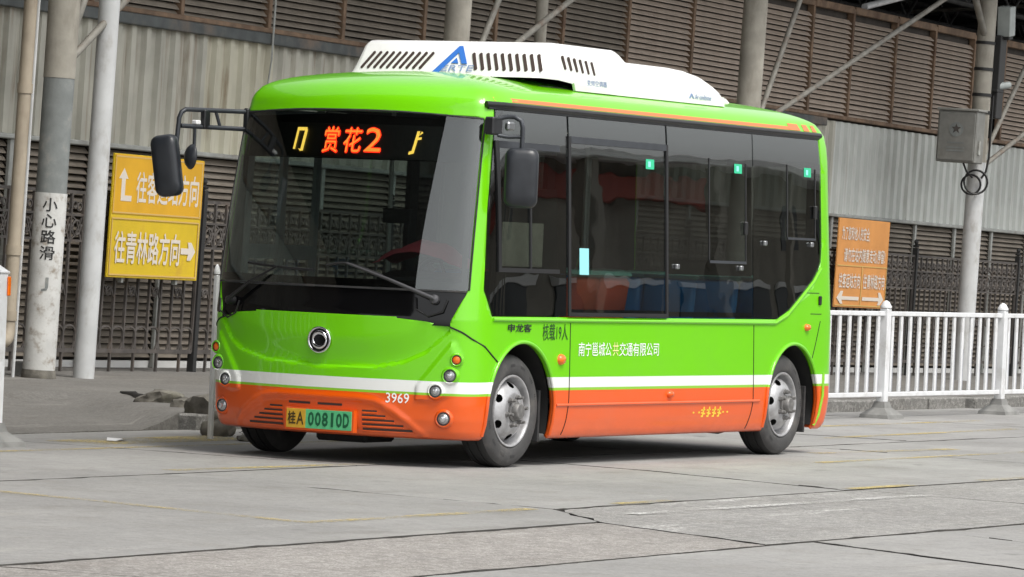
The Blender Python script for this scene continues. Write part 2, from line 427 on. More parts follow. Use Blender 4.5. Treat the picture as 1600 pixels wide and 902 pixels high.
def slab(poly, m, dz=0.0, gap=.011):
    """one concrete slab of the yard: worn, slightly ragged edge, set proud of the dark joint"""
    c = Vector((sum(p[0] for p in poly)/len(poly), sum(p[1] for p in poly)/len(poly)))
    ring = []
    for i, p in enumerate(poly):
        q = poly[(i+1) % len(poly)]; a = Vector(p); b = Vector(q); L = (b-a).length; k = max(1, min(60, int(L/.16)))
        nrm = Vector(((b-a).y, -(b-a).x)).normalized()
        if nrm.dot(a-c) < 0: nrm = -nrm
        for j in range(k):
            e = a.lerp(b, j/k) - nrm*(gap*(.4+abs(random.gauss(0, .9))+(2.5 if random.random() < .07 else 0)))
            if j == 0: e = e.lerp(c, .004)
            ring.append(e)
    n = len(ring); mb = MB()
    mb.add([(p.x, p.y, dz) for p in ring]+[(p.x, p.y, -.028) for p in ring], [tuple(range(n))])
    mb.add([(p.x, p.y, dz-.0005) for p in ring]+[(p.x, p.y, -.028) for p in ring], [(i, (i+1) % n, n+(i+1) % n, n+i) for i in range(n)], 1)
    return mb.build('slab', [m, 'joint_fill_and_shade'], road)
jm = MB(); jm.add([(-22,-12,-.02),(26,-12,-.02),(26,3.05,-.02),(-22,3.05,-.02)], [(0,1,2,3)]); jm.build('joint_bed', 'joint_fill_and_shade', road)
S, Cc, Pk = 'slab_smooth', 'slab_coarse', 'slab_pink'
for poly, m in [
    # strip next to the pavement
    ([(-9.4,-.4),(-4.6,-.4),(-4.7,3),(-9.4,3)], S), ([(-4.6,-.4),(-.1,-.4),(0,3),(-4.7,3)], S), ([(-.1,-.4),(4.45,-.4),(4.5,3),(0,3)], S),
    ([(4.45,-.4),(9.0,-.4),(9.0,3),(4.5,3)], S), ([(9.0,-.4),(13.6,-.4),(13.6,3),(9.0,3)], S), ([(13.6,-.4),(18.2,-.4),(18.2,3),(13.6,3)], S), ([(18.2,-.4),(23,-.4),(23,3),(18.2,3)], S),
    # the bay under the bus
    ([(-16,-4.2),(-9.6,-4.2),(-9.4,-.4),(-16,-.4)], S), ([(-9.6,-4.2),(-3.83,-4.18),(-3.05,-3.47),(-2.45,-.4),(-9.4,-.4)], S),
    ([(-3.05,-3.47),(.98,-3.46),(1.72,-1.6),(1.95,-.4),(-2.45,-.4)], S), ([(.98,-3.46),(6.1,-3.46),(6.4,-2.47),(6.8,-.4),(1.95,-.4),(1.72,-1.6)], S),
    ([(6.1,-3.46),(10.9,-3.46),(11.5,-.4),(6.8,-.4),(6.4,-2.47)], S), ([(10.9,-3.46),(15.8,-3.46),(16.3,-.4),(11.5,-.4)], S), ([(15.8,-3.46),(21,-3.46),(21.4,-.4),(16.3,-.4)], S),
    # driving lane, coarse worn surface
    ([(-16,-5.6),(-9.4,-5.6),(-9.6,-4.2),(-16,-4.2)], Pk), ([(-9.4,-5.6),(-4.58,-5.57),(-3.83,-4.18),(-9.6,-4.2)], Pk),
    ([(-4.58,-5.57),(.75,-5.62),(1.15,-3.46),(-3.05,-3.47),(-3.83,-4.18)], Cc), ([(.75,-5.62),(5.6,-5.62),(6.1,-3.46),(1.15,-3.46)], Cc), ([(5.6,-5.62),(10.5,-5.62),(10.9,-3.46),(6.1,-3.46)], S),
    # nearest row
    ([(-16,-8.6),(-9.9,-8.6),(-9.3,-5.6),(-16,-5.6)], S), ([(-9.9,-8.6),(-5.55,-8.6),(-4.9,-7.14),(-4.08,-5.58),(-9.3,-5.6)], S),
    ([(-5.55,-8.6),(-3.6,-8.6),(-2.83,-6.28),(-2.47,-5.6),(-4.08,-5.58),(-4.9,-7.14)], S), ([(-3.6,-8.6),(1.2,-8.6),(1.6,-5.62),(-2.47,-5.6),(-2.83,-6.28)], S),
    ([(-16,-12),(-9.9,-12),(-9.9,-8.6),(-16,-8.6)], S), ([(-9.9,-12),(-4.6,-12),(-4.6,-8.6),(-9.9,-8.6)], S), ([(-4.6,-12),(1.2,-12),(1.2,-8.6),(-4.6,-8.6)], S)]:
    cy = sum(p[1] for p in poly)/len(poly); cx = sum(p[0] for p in poly)/len(poly)
    slab(poly, m, (.001 if cy > -.4 else 0 if cy > -3 else -.0035 if cy > -5.4 else -.006)+random.uniform(-.001, .001))
def joint(pts, r=.006, k_=.5):
    """dark uneven beads along a joint, painting the shade of stepped slab edges"""
    q = []
    for a, b in zip(pts[:-1], pts[1:]):
        a, b = Vector(a), Vector(b); n = max(2, int((b-a).length/.09))
        for k in range(n): q.append(a.lerp(b, k/n)+Vector((random.gauss(0, .006), random.gauss(0, .006))))
    run = []; 
    for k, p in enumerate(q):
        if random.random() < .09: run = run[-1:] if False else []
        run.append(p)
        if len(run) >= 2 and (k == len(q)-1 or random.random() < .08 or len(run) > 60):
            z = 0 if p.y > -3.4 else -.003 if p.y > -5.55 else -.005
            mb = MB(); mb.tube([(u.x, u.y, z+.001) for u in run], [max(.0015, random.gauss(r*k_, r*k_*.4)) for _ in run], 5); mb.build('joint_shade_bead', 'joint_fill_and_shade', road, smooth=60); run = [p]
joint([(-2.45, -.4), (-3.05, -3.47), (-3.83, -4.18), (-4.58, -5.57)], .007); joint([(-3.05, -3.47), (-1.5, -3.47)], .007); joint([(.3, -3.47), (6, -3.47)], .006); joint([(-9.6, -4.2), (-3.83, -4.18)], .007)
joint([(1.95, -.4), (1.72, -1.6), (.98, -3.46)], .008); joint([(6.8, -.4), (6.4, -2.47), (6.1, -3.46)], .007); joint([(9, .9), (9, -.4)], .007); joint([(-9.3, -5.6), (1.6, -5.62)], .006)
joint([(-4.08, -5.6), (-4.9, -7.14), (-5.55, -8.6)], .006); joint([(-2.47, -5.6), (-2.83, -6.28), (-3.3, -7.6)], .006); joint([(11.5, -.4), (10.9, -3.46)], .006)

def road_line(pts, w, m='yellow_line', z=.0045):
    mb = MB(); pts = [Vector(p) for p in pts]; vs = []
    for i, p in enumerate(pts):
        t = (pts[min(i+1, len(pts)-1)]-pts[max(i-1, 0)]).normalized(); nrm = Vector((-t.y, t.x))
        vs += [(*(p+nrm*w/2), z), (*(p-nrm*w/2), z)]
    mb.add(vs, [(2*i, 2*i+1, 2*i+3, 2*i+2) for i in range(len(pts)-1)])
    return mb.build('road_marking', m, road)
road_line([(-5.0,-.7),(-5.25,-1.9),(-5.62,-3.36)], .11); road_line([(-5.64,-3.36),(-4.9,-3.40),(-3.2,-3.40)], .11); road_line([(-2.2,-3.42),(-1.5,-3.42)], .10); road_line([(1.1,-3.42),(2.1,-3.42)], .11); road_line([(3.3,-3.42),(4.6,-3.42)], .10)
road_line([(.2,2.1),(2.3,2.1)], .5); road_line([(-2.1,-.2),(.2,-.33)], .12); road_line([(4.3,-1.7),(8.6,-1.7)], .10); road_line([(-1.6,1.6),(4.5,1.45)], .09)
road_line([(8.5,.2),(13.0,.35)], .12); road_line([(9.5,1.35),(14.5,1.35)], .12); road_line([(5.7,-1.0),(8.0,-1.2)], .14); road_line([(-3.0,-3.95),(1.0,-4.02)], .10, 'white_line')

# pavement: a ramp on the left, raised and edged with a kerb on the right
def pav_z(x, y):
    edge = 5.9-(6.5-x)*.93 if x < 6.5 else 5.9      # diagonal broken edge of the raised part
    raised = sm(-.15, .12, (x-3.0)*.68-(y-3.1)*.73+.1) if y < 6.2 else 1
    zr = .115 + .3*max(0, 0)
    near = .004+(zr)*raised
    k = sm(3.0, 9.0, y)
    z = near*(1-k)+(wall_z(x, y))*k
    return z
mb = MB(); xs = [-45, -35, -28, -22, -18, -14, -11]+[-9+i*.25 for i in range(105)]+[18, 20, 22, 25, 28, 32, 38, 46, 60]; ys = [3.05+.2*i for i in range(36)]+[10.6, 12, 16]
idx = {}
for j, y in enumerate(ys):
    for i, x in enumerate(xs):
        idx[i, j] = len(mb.v); rr = random.uniform(-.004, .004) if y < 10 else 0
        mb.v.append((x, y, pav_z(x, y)+rr))
for j in range(len(ys)-1):
    for i in range(len(xs)-1): mb.f.append((idx[i, j], idx[i+1, j], idx[i+1, j+1], idx[i, j+1])); mb.m.append(0)
for i in range(len(xs)-1):
    a, b = mb.v[idx[i, 0]], mb.v[idx[i+1, 0]]; mb.add([a, b, (b[0], b[1]-.01, -.2), (a[0], a[1]-.01, -.2)], [(0, 1, 2, 3)])
pav = structure(mb.build('pavement', 'pavement_grey', smooth=60))
kx = 3.0
while kx < 40:                                   # kerb stones, one by one
    L = random.uniform(.93, .98); mb = MB()
    mb.bbox((kx, 2.88, -.02), (kx+L, 3.08, .118+random.uniform(-.006, .006)), .014, M=Matrix.Rotation(random.uniform(-.004, .004), 4, 'Z'))
    mb.build('kerb_stone', 'kerb_stone', pav, smooth=30); kx += .995
# broken concrete where the kerb ends
def chunk(name, c, r, m='rock', seed=0, flat=.7, parent=None):
    rnd = random.Random(seed); bm = bmesh.new(); bmesh.ops.create_icosphere(bm, subdivisions=3, radius=1)
    ph = [Vector((rnd.gauss(0, 1), rnd.gauss(0, 1), rnd.gauss(0, 1))).normalized() for _ in range(9)]; cut = [rnd.uniform(.45, .85) for _ in ph]
    for v in bm.verts:
        p = v.co.normalized()
        k = min([1.0]+[c_/max(1e-3, p.dot(q)) for q, c_ in zip(ph, cut) if p.dot(q) > 0])
        v.co = Vector((p.x*k*r*1.15, p.y*k*r, p.z*k*r*flat))+Vector((rnd.gauss(0, .03), rnd.gauss(0, .03), rnd.gauss(0, .03)))*r
    me = bpy.data.meshes.new(name); bm.to_mesh(me); bm.free(); me.materials.append(MATS[m]); shade(me, 50)
    o = bpy.data.objects.new(name, me); COL.objects.link(o); o.location = c; o.rotation_euler = (0, 0, rnd.uniform(0, 6)); return o
tag(chunk('concrete_lump', (3.35, 2.95, .13), .22, seed=3, flat=.75), 'large pale rounded lump of concrete beside the front corner of the bus', 'concrete')
tag(chunk('concrete_lump', (2.45, 2.32, .05), .14, seed=5, flat=.8), 'mossy greenish lump of concrete right beside the bumper of the bus', 'concrete')
tag(chunk('concrete_lump', (4.25, 3.72, .13), .20, seed=8, flat=.5), 'flat broken slab of concrete behind the large pale lump', 'concrete')
tag(chunk('concrete_lump', (4.95, 4.5, .13), .20, seed=11, flat=.45), 'low broken slab edge of concrete nearest the dark crack', 'concrete')
tag(chunk('concrete_lump', (2.0, 1.75, .03), .12, seed=14, flat=.4), 'small flat piece of concrete on the road beside the front tyre', 'concrete')
mb = MB(); pth = [(6.55, 5.95), (6.1, 5.5), (5.75, 5.25), (5.45, 4.95), (5.3, 4.86)]
mb.tube([(x, y, pav_z(x, y)+.012) for x, y in pth], [.008, .03, .026, .03, .015], 6); tag(mb.build('rubber_strip', 'iron_black', smooth=60), 'dark strip lying in the cracked pavement', 'strip')
mb = MB(); mb.add([(.70,2.07,.008),(.78,2.06,.022),(.90,2.1,.010),(.88,2.17,.012),(.77,2.19,.026),(.69,2.14,.009)], [(0,1,4,5),(1,2,3,4)]); mb.add([(.70,2.07,.006),(.90,2.1,.006),(.88,2.17,.006),(.69,2.14,.006)], [(0,1,2,3)])
tag(mb.build('paper_scrap', 'litter'), 'crumpled white scrap of paper on the road edge', 'litter')

rb = MB(); rnd = random.Random(21)
for k in range(110):
    t = rnd.random(); x = 2.6+t*1.2+rnd.gauss(0, .2); y = 2.3+t*.7+rnd.gauss(0, .12); r_ = abs(rnd.gauss(.008, .009))+.006
    if y < 2.0: continue
    z0 = pav_z(x, y) if y > 3.05 else .0
    q = [Vector((rnd.gauss(0, 1), rnd.gauss(0, 1), rnd.gauss(0, 1))).normalized()*r_ for _ in range(4)]
    c = Vector((x, y, z0+r_*.3)); rb.add([c+q[0], c+q[1], c+q[2], c+q[3]], [(0,1,2),(0,2,3),(0,3,1),(1,3,2)])
rbo = rb.build('rubble', 'rock', kind='stuff'); rbo['label'] = 'scattered grit and chips of broken kerb beside the bus front'; rbo['category'] = 'rubble'

# ================================================================== STATION WALL
wall = tag(empty('station_wall', WF(0, -.6, 0)), 'long station wall of corrugated steel sheet between rusty brown louvre bands', 'wall')
PIT = .070
def slat_mesh(L, m, name='slat'):
    mb = MB()   # a tilted blade with a folded lip, 0.09 deep
    prof = [(0, 0), (-.052, -.052), (-.052, -.060), (.0, -.010)]
    mb.add([(-L/2, a, b) for a, b in prof]+[(L/2, a, b) for a, b in prof], [(0,3,2,1),(4,5,6,7),(0,1,5,4),(1,2,6,5),(2,3,7,6),(3,0,4,7)])
    return mb
T0, T1, T2 = 2.26, 3.60, 5.18
# upper louvres: bays between rusty posts
bays = [.9, 2.83, 4.58, 6.62, 8.55, 10.5, 12.5, 14.63, 16.8, 18.95, 20.54, 22.37, 24.06, 25.87]
upper = [(-2.75, -.95), (-.95, .9)]+list(zip(bays[:-1], bays[1:]))+[(27.35, 29.1), (29.1, 30.9)]
count = 0
for a, b in upper:
    lit_part = a > 11
    pan = MB(); pan.bbox((a-.035, -.075, T1), (a+.035, .03, T2), .006); pan.bbox((b-.034, -.074, T1+.002), (b+.034, .03, T2-.002), .006)
    pan.bbox((a+.036, -.08, T2-.07), (b-.036, .03, T2+.03), .006)
    p = pan.build('louvre_panel', 'rust_frame', wall)
    bk = MB(); bk.box((a+.04, .035, T1), (b-.04, .05, T2-.07)); bk.build('backing', 'backing', p)
    n = int((T2-.09-T1-.03)/PIT)
    vis = b > -.5 and a < 28
    proto = None; stuff = MB()
    for k in range(n):
        z = T1+.085+k*PIT
        if vis and count < 300:
            if proto is None: proto = slat_mesh(b-a-.074, None).build('slat', 'slat_lit' if lit_part else 'slat', p); o = proto
            else: o = inst(proto, p)
            o.location = ((a+b)/2, 0, z+random.uniform(-.003, .003)); o.rotation_euler = (random.uniform(-.04, .05), random.uniform(-.0015, .0015), 0); count += 1
        else:
            q = slat_mesh(b-a-.074, None); stuff.add([(x+(a+b)/2, y, zz+z) for x, y, zz in q.v], q.f)
    if stuff.v: stuff.build('slats', 'slat_lit' if lit_part else 'slat', p, kind='stuff')
# lower louvres behind the fence: joined, seen only through the ironwork
low_b = [-45+i*1.77 for i in range(0)]
low = [-4.05, -2.3, -.725, .815]+[.815+1.765*k for k in range(1, 13)]+[23.76, 25.55, 27.30, 29.05, 30.8]
st = MB(); n = int((T0-.12)/PIT)
for a, b in zip(low[:-1], low[1:]):
    for k in range(n):
        q = slat_mesh(b-a-.05, None); z = .165+k*PIT; st.add([(x+(a+b)/2, y+.02, zz+z) for x, y, zz in q.v], q.f)
st.build('slats', 'slat', wall, kind='stuff')
for a in low:
    mb = MB(); mb.bbox((a-.035, -.075, .0), (a+.035, -.035, T0-.03), .005); mb.build('mullion', 'mullion_grey', wall)
mb = MB(); mb.box((-4.2, .06, .06), (31, .09, T0)); mb.build('backing', 'backing', wall)
mb = MB(); mb.box((-4.2, -.02, -.1), (31, .05, .07)); mb.build('bright_gap_strip', 'facade_white', wall)  # white paint for the light showing through the gap below the louvres
mb = MB(); mb.bbox((-45, -.11, T0-.05), (45, .05, T0+.0), .01); mb.build('sill_trim', 'mullion_grey', wall)
# corrugated sheets: real folds, 0.30 m pitch
def corr(a, b, z0, z1, m):
    prof = []; s = a; ph = 0
    while s < b-1e-6:
        for ds, y in ((0, 0), (.165, 0), (.19, -.05), (.275, -.05), (.30, 0)):
            if s+ds <= b+1e-6 and ds < .30: prof.append((s+ds, y))
        s += .30
    prof.append((b, 0)); mb = MB(); nz = 5
    for i, (x, y) in enumerate(prof):
        for k in range(nz): mb.v.append((x, y-.02+random.uniform(-.003, .003), z0+(z1-z0)*k/(nz-1)))
    for i in range(len(prof)-1):
        for k in range(nz-1): mb.f.append((i*nz+k, (i+1)*nz+k, (i+1)*nz+k+1, i*nz+k+1)); mb.m.append(0)
    return mb.build('corrugated_sheet', m, wall)
edges = [-45, -38, -31, -24, -17, -10.2, -4.2, 1.5, 3.0, 8.4, 14.4, 20.1, 26.1, 32.1, 38, 45]
for i, (a, b) in enumerate(zip(edges[:-1], edges[1:])):
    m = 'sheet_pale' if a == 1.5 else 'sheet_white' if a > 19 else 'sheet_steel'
    corr(a+.006, b-.006, T0+.002, T1-.04, m)
mb = MB(); mb.box((-45, .03, T0), (45, .06, T1)); mb.build('backing', 'backing', wall)
mb = MB(); mb.bbox((-4.2, -.13, T1-.13), (19.6, -.02, T1-.012), .01); mb.build('flashing', 'flashing', wall)
mb = MB(); mb.bbox((-45, -.10, T1-.01), (45, .03, T1+.045), .008); mb.build('bottom_rail', 'rust_frame', wall)
# the wall carries on past the picture on both sides (seen only in reflections)
for a, b in ((-45, -2.8), (31, 45)):
    mb = MB(); mb.box((a, -.02, T1+.05), (b, .05, T2)); mb.build('upper_panel', 'slat', wall)
    mb = MB(); mb.box((a if a < 0 else 31, -.02, -.1), (-4.2 if a < 0 else b, .05, T0-.05)); mb.build('lower_panel', 'slat', wall)

# canopy roof over the wall and its columns
roof = tag(empty('canopy_roof', WF(0, 0, 6.35)), 'dark canopy roof with steel trusses above the louvred wall', 'roof')
mb = MB(); mb.bbox((-48, -2.4, .35), (48, 11, .5), .02); mb.build('roof_deck', 'roof_dark', roof)
mb = MB(); mb.bbox((-48, -9.5, .30), (-14, -2.41, .45), .02); mb.build('roof_deck', 'roof_dark', roof)  # unseen extension, added to darken the windscreen reflection
mb = MB(); mb.box((47.5, -1.5, -6.4), (47.9, 10.6, .35)); mb.build('hall_end', 'roof_dark', roof)
mb = MB(); mb.box((-48, 10.6, -6.4), (48, 10.9, .35)); mb.build('hall_back', 'roof_dark', roof)
for y in (1.6, 4.2, 7.0):
    mb = MB(); mb.tube([(12, y, -.55), (48, y, -.55)], .05, 6); mb.build('truss_chord', 'truss_dark', roof, smooth=60)
    mb = MB(); mb.tube([(12, y, .2), (48, y, .2)], .05, 6); mb.build('truss_chord', 'truss_dark', roof, smooth=60)
    for k in range(16):
        s = 13+2.2*k
        mb = MB(); mb.tube([(s, y, -.55), (s+1.1, y, .2), (s+2.2, y, -.55)], .03, 6); mb.build('truss_web', 'truss_dark', roof, smooth=60)
for k in range(10):
    s = 14+3.3*k; mb = MB(); mb.tube([(s, -.9, .1), (s+.4, 7.4, -.62)], .04, 6); mb.build('rafter', 'brace_steel' if k % 2 == 0 else 'truss_dark', roof, smooth=60)
mb = MB(); mb.tube([(21.1, .6, -1.10), (24.1, .6, -.60)], .05, 8); mb.build('strut', 'rail_white', roof, smooth=60)

# ------------------------------------------------------------------ columns
def cyl(mb, s, r, z0, z1, seg=24, mi=0, r1=None, y=0):
    M = T(s, y, 0); r1 = r if r1 is None else r1
    return mb.lathe([(0, z0), (r, z0), (r1, z1), (0, z1)], M, seg, mi)
def brace(parent, p, q, r=.036):
    mb = MB(); mb.tube([p, q], r, 8); return mb.build('brace', 'brace_steel', parent, smooth=60)
col = tag(empty('column', WF(-3.93, .9, -.05)), 'thick concrete column painted white below with black warning characters', 'column', 'concrete columns carrying the canopy')
mb = MB(); cyl(mb, 0, .150, 0, 1.76); mb.build('white_band', 'column_white', col, smooth=40)
mb = MB(); cyl(mb, 0, .143, 1.76, 2.82); mb.build('grey_band', 'column_grey', col, smooth=40)
mb = MB(); cyl(mb, 0, .147, 2.82, 6.7); mb.build('shaft', 'column_concrete', col, smooth=40)
mb = MB(); mb.lathe([(.153, 0), (.165, .02), (.16, .09), (.151, .13)], Matrix(), 24); mb.build('foot', 'rock', col, smooth=60)
# writing down the column, wrapped on its round face
VA = math.atan2(-.505, -.863)
mb = MB()
for i, ch in enumerate('小心路滑'):
    zc = 1.655-i*.148
    text_on(mb, ch, lambda a, b, d: (math.cos(VA+a/.150)*(.153+d), math.sin(VA+a/.150)*(.153+d), b), -.068, .068, zc-.064, zc+.058, off=.012)
mb.build('lettering', 'iron_black', col)
mb = MB(); text_on(mb, 'J', lambda a, b, d: (math.cos(VA+a/.150)*(.153+d), math.sin(VA+a/.150)*(.153+d), b), -.03, .03, .86, .98, off=.03); mb.build('paint_mark', 'column_grey', col)
for p, q in (((.1, 0, 2.95), (3.2, -.02, 5.0)), ((.1, .03, 2.95), (1.9, .03, 6.6))): brace(col, p, q)
for s, lab, r in ((4.48, 'concrete column rising behind the white roof unit of the bus', .142), (13.15, 'thick concrete column rising behind the rear roof of the bus', .155)):
    c = tag(empty('column', WF(s, .9, -.05)), lab, 'column', 'concrete columns carrying the canopy')
    mb = MB(); cyl(mb, 0, r, 0, 6.7); mb.build('shaft', 'column_concrete', c, smooth=40)
    brace(c, (.1, 0, 3.0), (2.7, 0, 6.6)); brace(c, (.1, 0, 3.2), (9.6, 0, 6.2) if s > 10 else (7.2, 0, 6.2))
cR = tag(empty('column', WF(22.15, .9, -.15)), 'column behind the white railing carrying a grey control cabinet', 'column', 'concrete columns carrying the canopy')
mb = MB(); cyl(mb, 0, .132, 0, 3.3); mb.build('painted_shaft', 'pole_white', cR, smooth=40)
mb = MB(); cyl(mb, 0, .130, 3.3, 6.8); mb.build('shaft', 'column_concrete', cR, smooth=40)
for z in (4.25, 4.62, 5.0, 4.0):
    mb = MB(); cyl(mb, 0, .142, z, z+.045); mb.build('strap', 'iron_black', cR, smooth=40)
mb = MB(); mb.bbox((.10, -.2, 3.95), (.36, .12, 5.15), .01); mb.build('cable_tray', 'iron_black', cR)
brace(cR, (.1, 0, 3.25), (4.2, 0, 6.8)); brace(cR, (.1, 0, 3.20), (9.6, 0, 6.2))
brace(cR, (-.05, 0, 5.1), (-1.6, 0, 6.6), .05)
c2 = tag(empty('pole', WF(7.55, .5, -.05)), 'slender pale pipe standing behind the white roof unit of the bus', 'pole')
mb = MB(); cyl(mb, 0, .07, 0, 6.7); mb.build('shaft', 'column_concrete', c2, smooth=40)
p2 = tag(empty('pole', WF(-3.10, .9, -.05)), 'slender white steel pole beside the yellow sign', 'pole')
mb = MB(); cyl(mb, 0, .100, .0, 6.7, r1=.098); mb.build('shaft', 'pole_white', p2, smooth=40)
mb = MB(); cyl(mb, 0, .108, 0, .05); mb.build('collar', 'column_white', p2, smooth=40)
dp = tag(empty('drain_pipe', WF(-4.36, .8, 0)), 'beige drain pipe with a bent foot left of the lettered column', 'pipe')
mb = MB(); mb.tube([(0, 0, 6.5), (0, 0, .50), (-.01, -.01, .42), (-.06, -.03, .36), (-.14, -.05, .335), (-.3, -.06, .33)], .062, 14); mb.build('pipe', 'pipe_beige', dp, smooth=40)
for z in (.52, 1.12, 2.6, 4.2):
    mb = MB(); cyl(mb, 0, .071, z, z+.09); mb.build('coupling', 'pipe_beige', dp, smooth=40)
mb = MB(); mb.tube([(.14, 0, 6.5), (.14, 0, 0)], .016, 8); tag_o = mb.build('conduit', 'pole_white', dp, smooth=40)
wr = MB(); wr.tube([(0, 0, 3.3), (0, 0, 6.4)], .012, 6); wr.tube([(0, 0, 3.3), (-.2, -.02, 2.4)], .01, 6)
w_ = wr.build('conduit', 'mullion_grey', smooth=60); w_.matrix_world = WF(2.78, -.45, 0); tag(w_, 'thin pale conduit running up the corrugated wall left of the bus roof', 'conduit')
bx = MB(); bx.bbox((-.17, -.1, 0), (.17, .1, .16), .01); b_ = bx.build('concrete_block', 'base_grey'); b_.matrix_world = WF(-3.45, .55, -.03); tag(b_, 'small grey block on the ground between the column and the white pole', 'block')

# ------------------------------------------------------------------ wrought iron fence: one thing per length between posts
def ring(mb, x, z, r, t=.010, y=0, seg=12):
    mb.tube([(x+r*math.cos(2*PI*k/seg), y, z+r*math.sin(2*PI*k/seg)) for k in range(seg)], t, 4, closed=True)
fence = tag(empty('iron_fence', WF(0, 0, 0)), 'dark wrought iron fence in front of the louvred station wall', 'fence')
posts = [-8.1, -3.7, .65, 5.0, 9.33, 13.67, 18.0, 22.34, 27.06, 31.4]
protos = {}
for i, a in enumerate(posts):
    mb = MB(); mb.bbox((a-.035, -.04, -.05), (a+.035, .04, 1.86), .006); mb.lathe([(0, 1.86), (.045, 1.87), (.05, 1.89), (.02, 1.91), (.035, 1.94), (.03, 1.97), (0, 1.99)], T(a, 0, 0), 8)
    mb.build('post', 'iron_black', fence)
for a, b in zip(posts[:-1], posts[1:]):
    if 5.5 < a < 13: continue_ = True
    L = b-a-.09; n = max(1, round(L/.235)); pit = L/n
    mb = MB()
    for z, h in ((.205, .02), (1.27, .012), (1.52, .012), (1.74, .016)): mb.box((a+.045, -.012, z-h), (b-.045, .012, z+h))
    rail = mb.build('rail', 'iron', fence)
    for k in range(n+1):
        x = a+.045+k*pit
        mb = MB(); mb.box((x-.013, -.013, .2), (x+.013, .013, 1.74)); mb.build('bar', 'iron', fence)
    orn = MB()
    for k in range(n):
        x = a+.045+(k+.5)*pit
        # arches above the bottom rail, feet, scroll rows
        arc = [(x+pit*.45*math.cos(t), 0, .40+.05*math.sin(t)) for t in [PI*j/6 for j in range(7)]]; orn.tube(arc, .012, 4)
        orn.tube([(x-pit*.5, 0, .30), (x-pit*.38, 0, .24), (x-pit*.3, 0, .21)], .014, 4); orn.tube([(x+pit*.5, 0, .30), (x+pit*.38, 0, .24), (x+pit*.3, 0, .21)], .014, 4)
        ring(orn, x, 1.395, .075, .012); ring(orn, x-pit*.5, 1.395, .035, .012, seg=8); ring(orn, x+pit*.18, 1.60, .04, .010, seg=8); ring(orn, x-pit*.22, 1.62, .035, .010, seg=8)
        orn.tube([(x-pit*.4, 0, 1.28), (x, 0, 1.33), (x+pit*.4, 0, 1.5)], .011, 4); orn.tube([(x+pit*.4, 0, 1.28), (x, 0, 1.46), (x-pit*.4, 0, 1.51)], .011, 4)
        if k % 2 == 0: ring(orn, x, .80, .045, .013, seg=8); orn.tube([(x-.09, 0, .86), (x-.03, 0, .79), (x+.05, 0, .84), (x+.1, 0, .74)], .012, 4)
        if k % 2 == 1: orn.tube([(x-pit*.5, 0, .2), (x-pit*.5, 0, .0)], .018, 4)
    orn.build('scrollwork', 'iron', fence, smooth=60, kind='stuff')

# ------------------------------------------------------------------ signs on the fence
def arrow(pts): return pts
def sign_fn(w, h): return lambda u, v, d: ((u-.5)*w, -.028-d, v*h)
def make_sign(name, M, w, h, mats):
    e = empty(name, M); mb = MB(); mb.bbox((-w/2, -.024, 0), (w/2, .0, h), .004); mb.build('panel', mats[0], e)
    for x in (-w*.3, w*.3):
        mb = MB(); mb.bbox((x-.02, .004, -.05), (x+.02, .05, h-.1), .003); mb.build('bracket', 'mullion_grey', e)
    return e
sg = make_sign('direction_sign', WF(-.59, .14, .935), 1.83, 1.215, ('sign_yellow',)); tag(sg, 'yellow direction sign with two rows of white characters and arrows on the fence', 'sign')
F = sign_fn(1.83, 1.215)
mb = MB(); mb.prism([(.006, .515), (.994, .515), (.994, .994), (.006, .994)], F, .0, .002); mb.build('upper_field', 'sign_amber', sg)
def frame_lines(parent, rects, m):
    mb = MB()
    for u0, v0, u1, v1 in rects: mb.prism([(u0, v0), (u1, v0), (u1, v1), (u0, v1)], F, .002, .0045)
    return mb.build('border_line', m, parent)
frame_lines(sg, [(.01, .972, .98, .984), (.97, .53, .98, .97), (.01, .52, .98, .532), (.01, .472, .98, .484), (.97, .03, .98, .47), (.01, .018, .98, .03), (.01, .03, .018, .47), (.01, .532, .018, .97)], 'sign_edge')
ar = MB(); ar.prism([(.085, .62), (.20, .62), (.20, .665), (.125, .665), (.125, .80), (.155, .80), (.105, .885), (.055, .80), (.085, .80)], F, .002, .005); ar.build('arrow', 'sign_white', sg)
ar = MB(); ar.prism([(.79, .215), (.875, .215), (.865, .165), (.905, .165), (.955, .24), (.905, .315), (.865, .315), (.875, .265), (.79, .265)], F, .002, .005); ar.build('arrow', 'sign_white', sg)
for txt, u0, u1, v0, v1 in (('往客运站方向', .25, .945, .615, .865), ('往青林路方向', .055, .775, .12, .375)):
    mb = MB(); text_on(mb, txt, F, u0, u1, v0, v1, off=.018, d=.004); mb.build('lettering', 'sign_white', sg)
sg = make_sign('notice_sign', WF(19.70, .14, .955), 2.04, 1.235, ('sign_orange',)); tag(sg, 'faded orange notice sign with white characters and two arrows behind the railing', 'sign')
F = sign_fn(2.04, 1.235)
frame_lines(sg, [(.01, .465, .99, .477), (.492, .03, .504, .465), (.01, .018, .99, .03), (.982, .03, .99, .465)], 'sign_edge')
for txt, u0, u1, v0, v1 in (('为了您和他人的安全,', .055, .60, .755, .91), ('请勿在站内随意走动,停留!', .12, .93, .51, .67), ('往客运站方向', .05, .465, .22, .385), ('往青林路方向', .53, .955, .22, .385)):
    mb = MB(); text_on(mb, txt, F, u0, u1, v0, v1, off=.018, d=.004); mb.build('lettering', 'sign_white', sg)
for pts in ([(.46, .125), (.13, .125), (.15, .185), (.105, .185), (.03, .105), (.105, .04), (.15, .04), (.13, .085), (.46, .085)], [(.53, .125), (.86, .125), (.84, .185), (.885, .185), (.955, .105), (.885, .04), (.84, .04), (.86, .085), (.53, .085)]):
    ar = MB(); ar.prism(pts, F, .002, .005); ar.build('arrow', 'sign_white', sg)

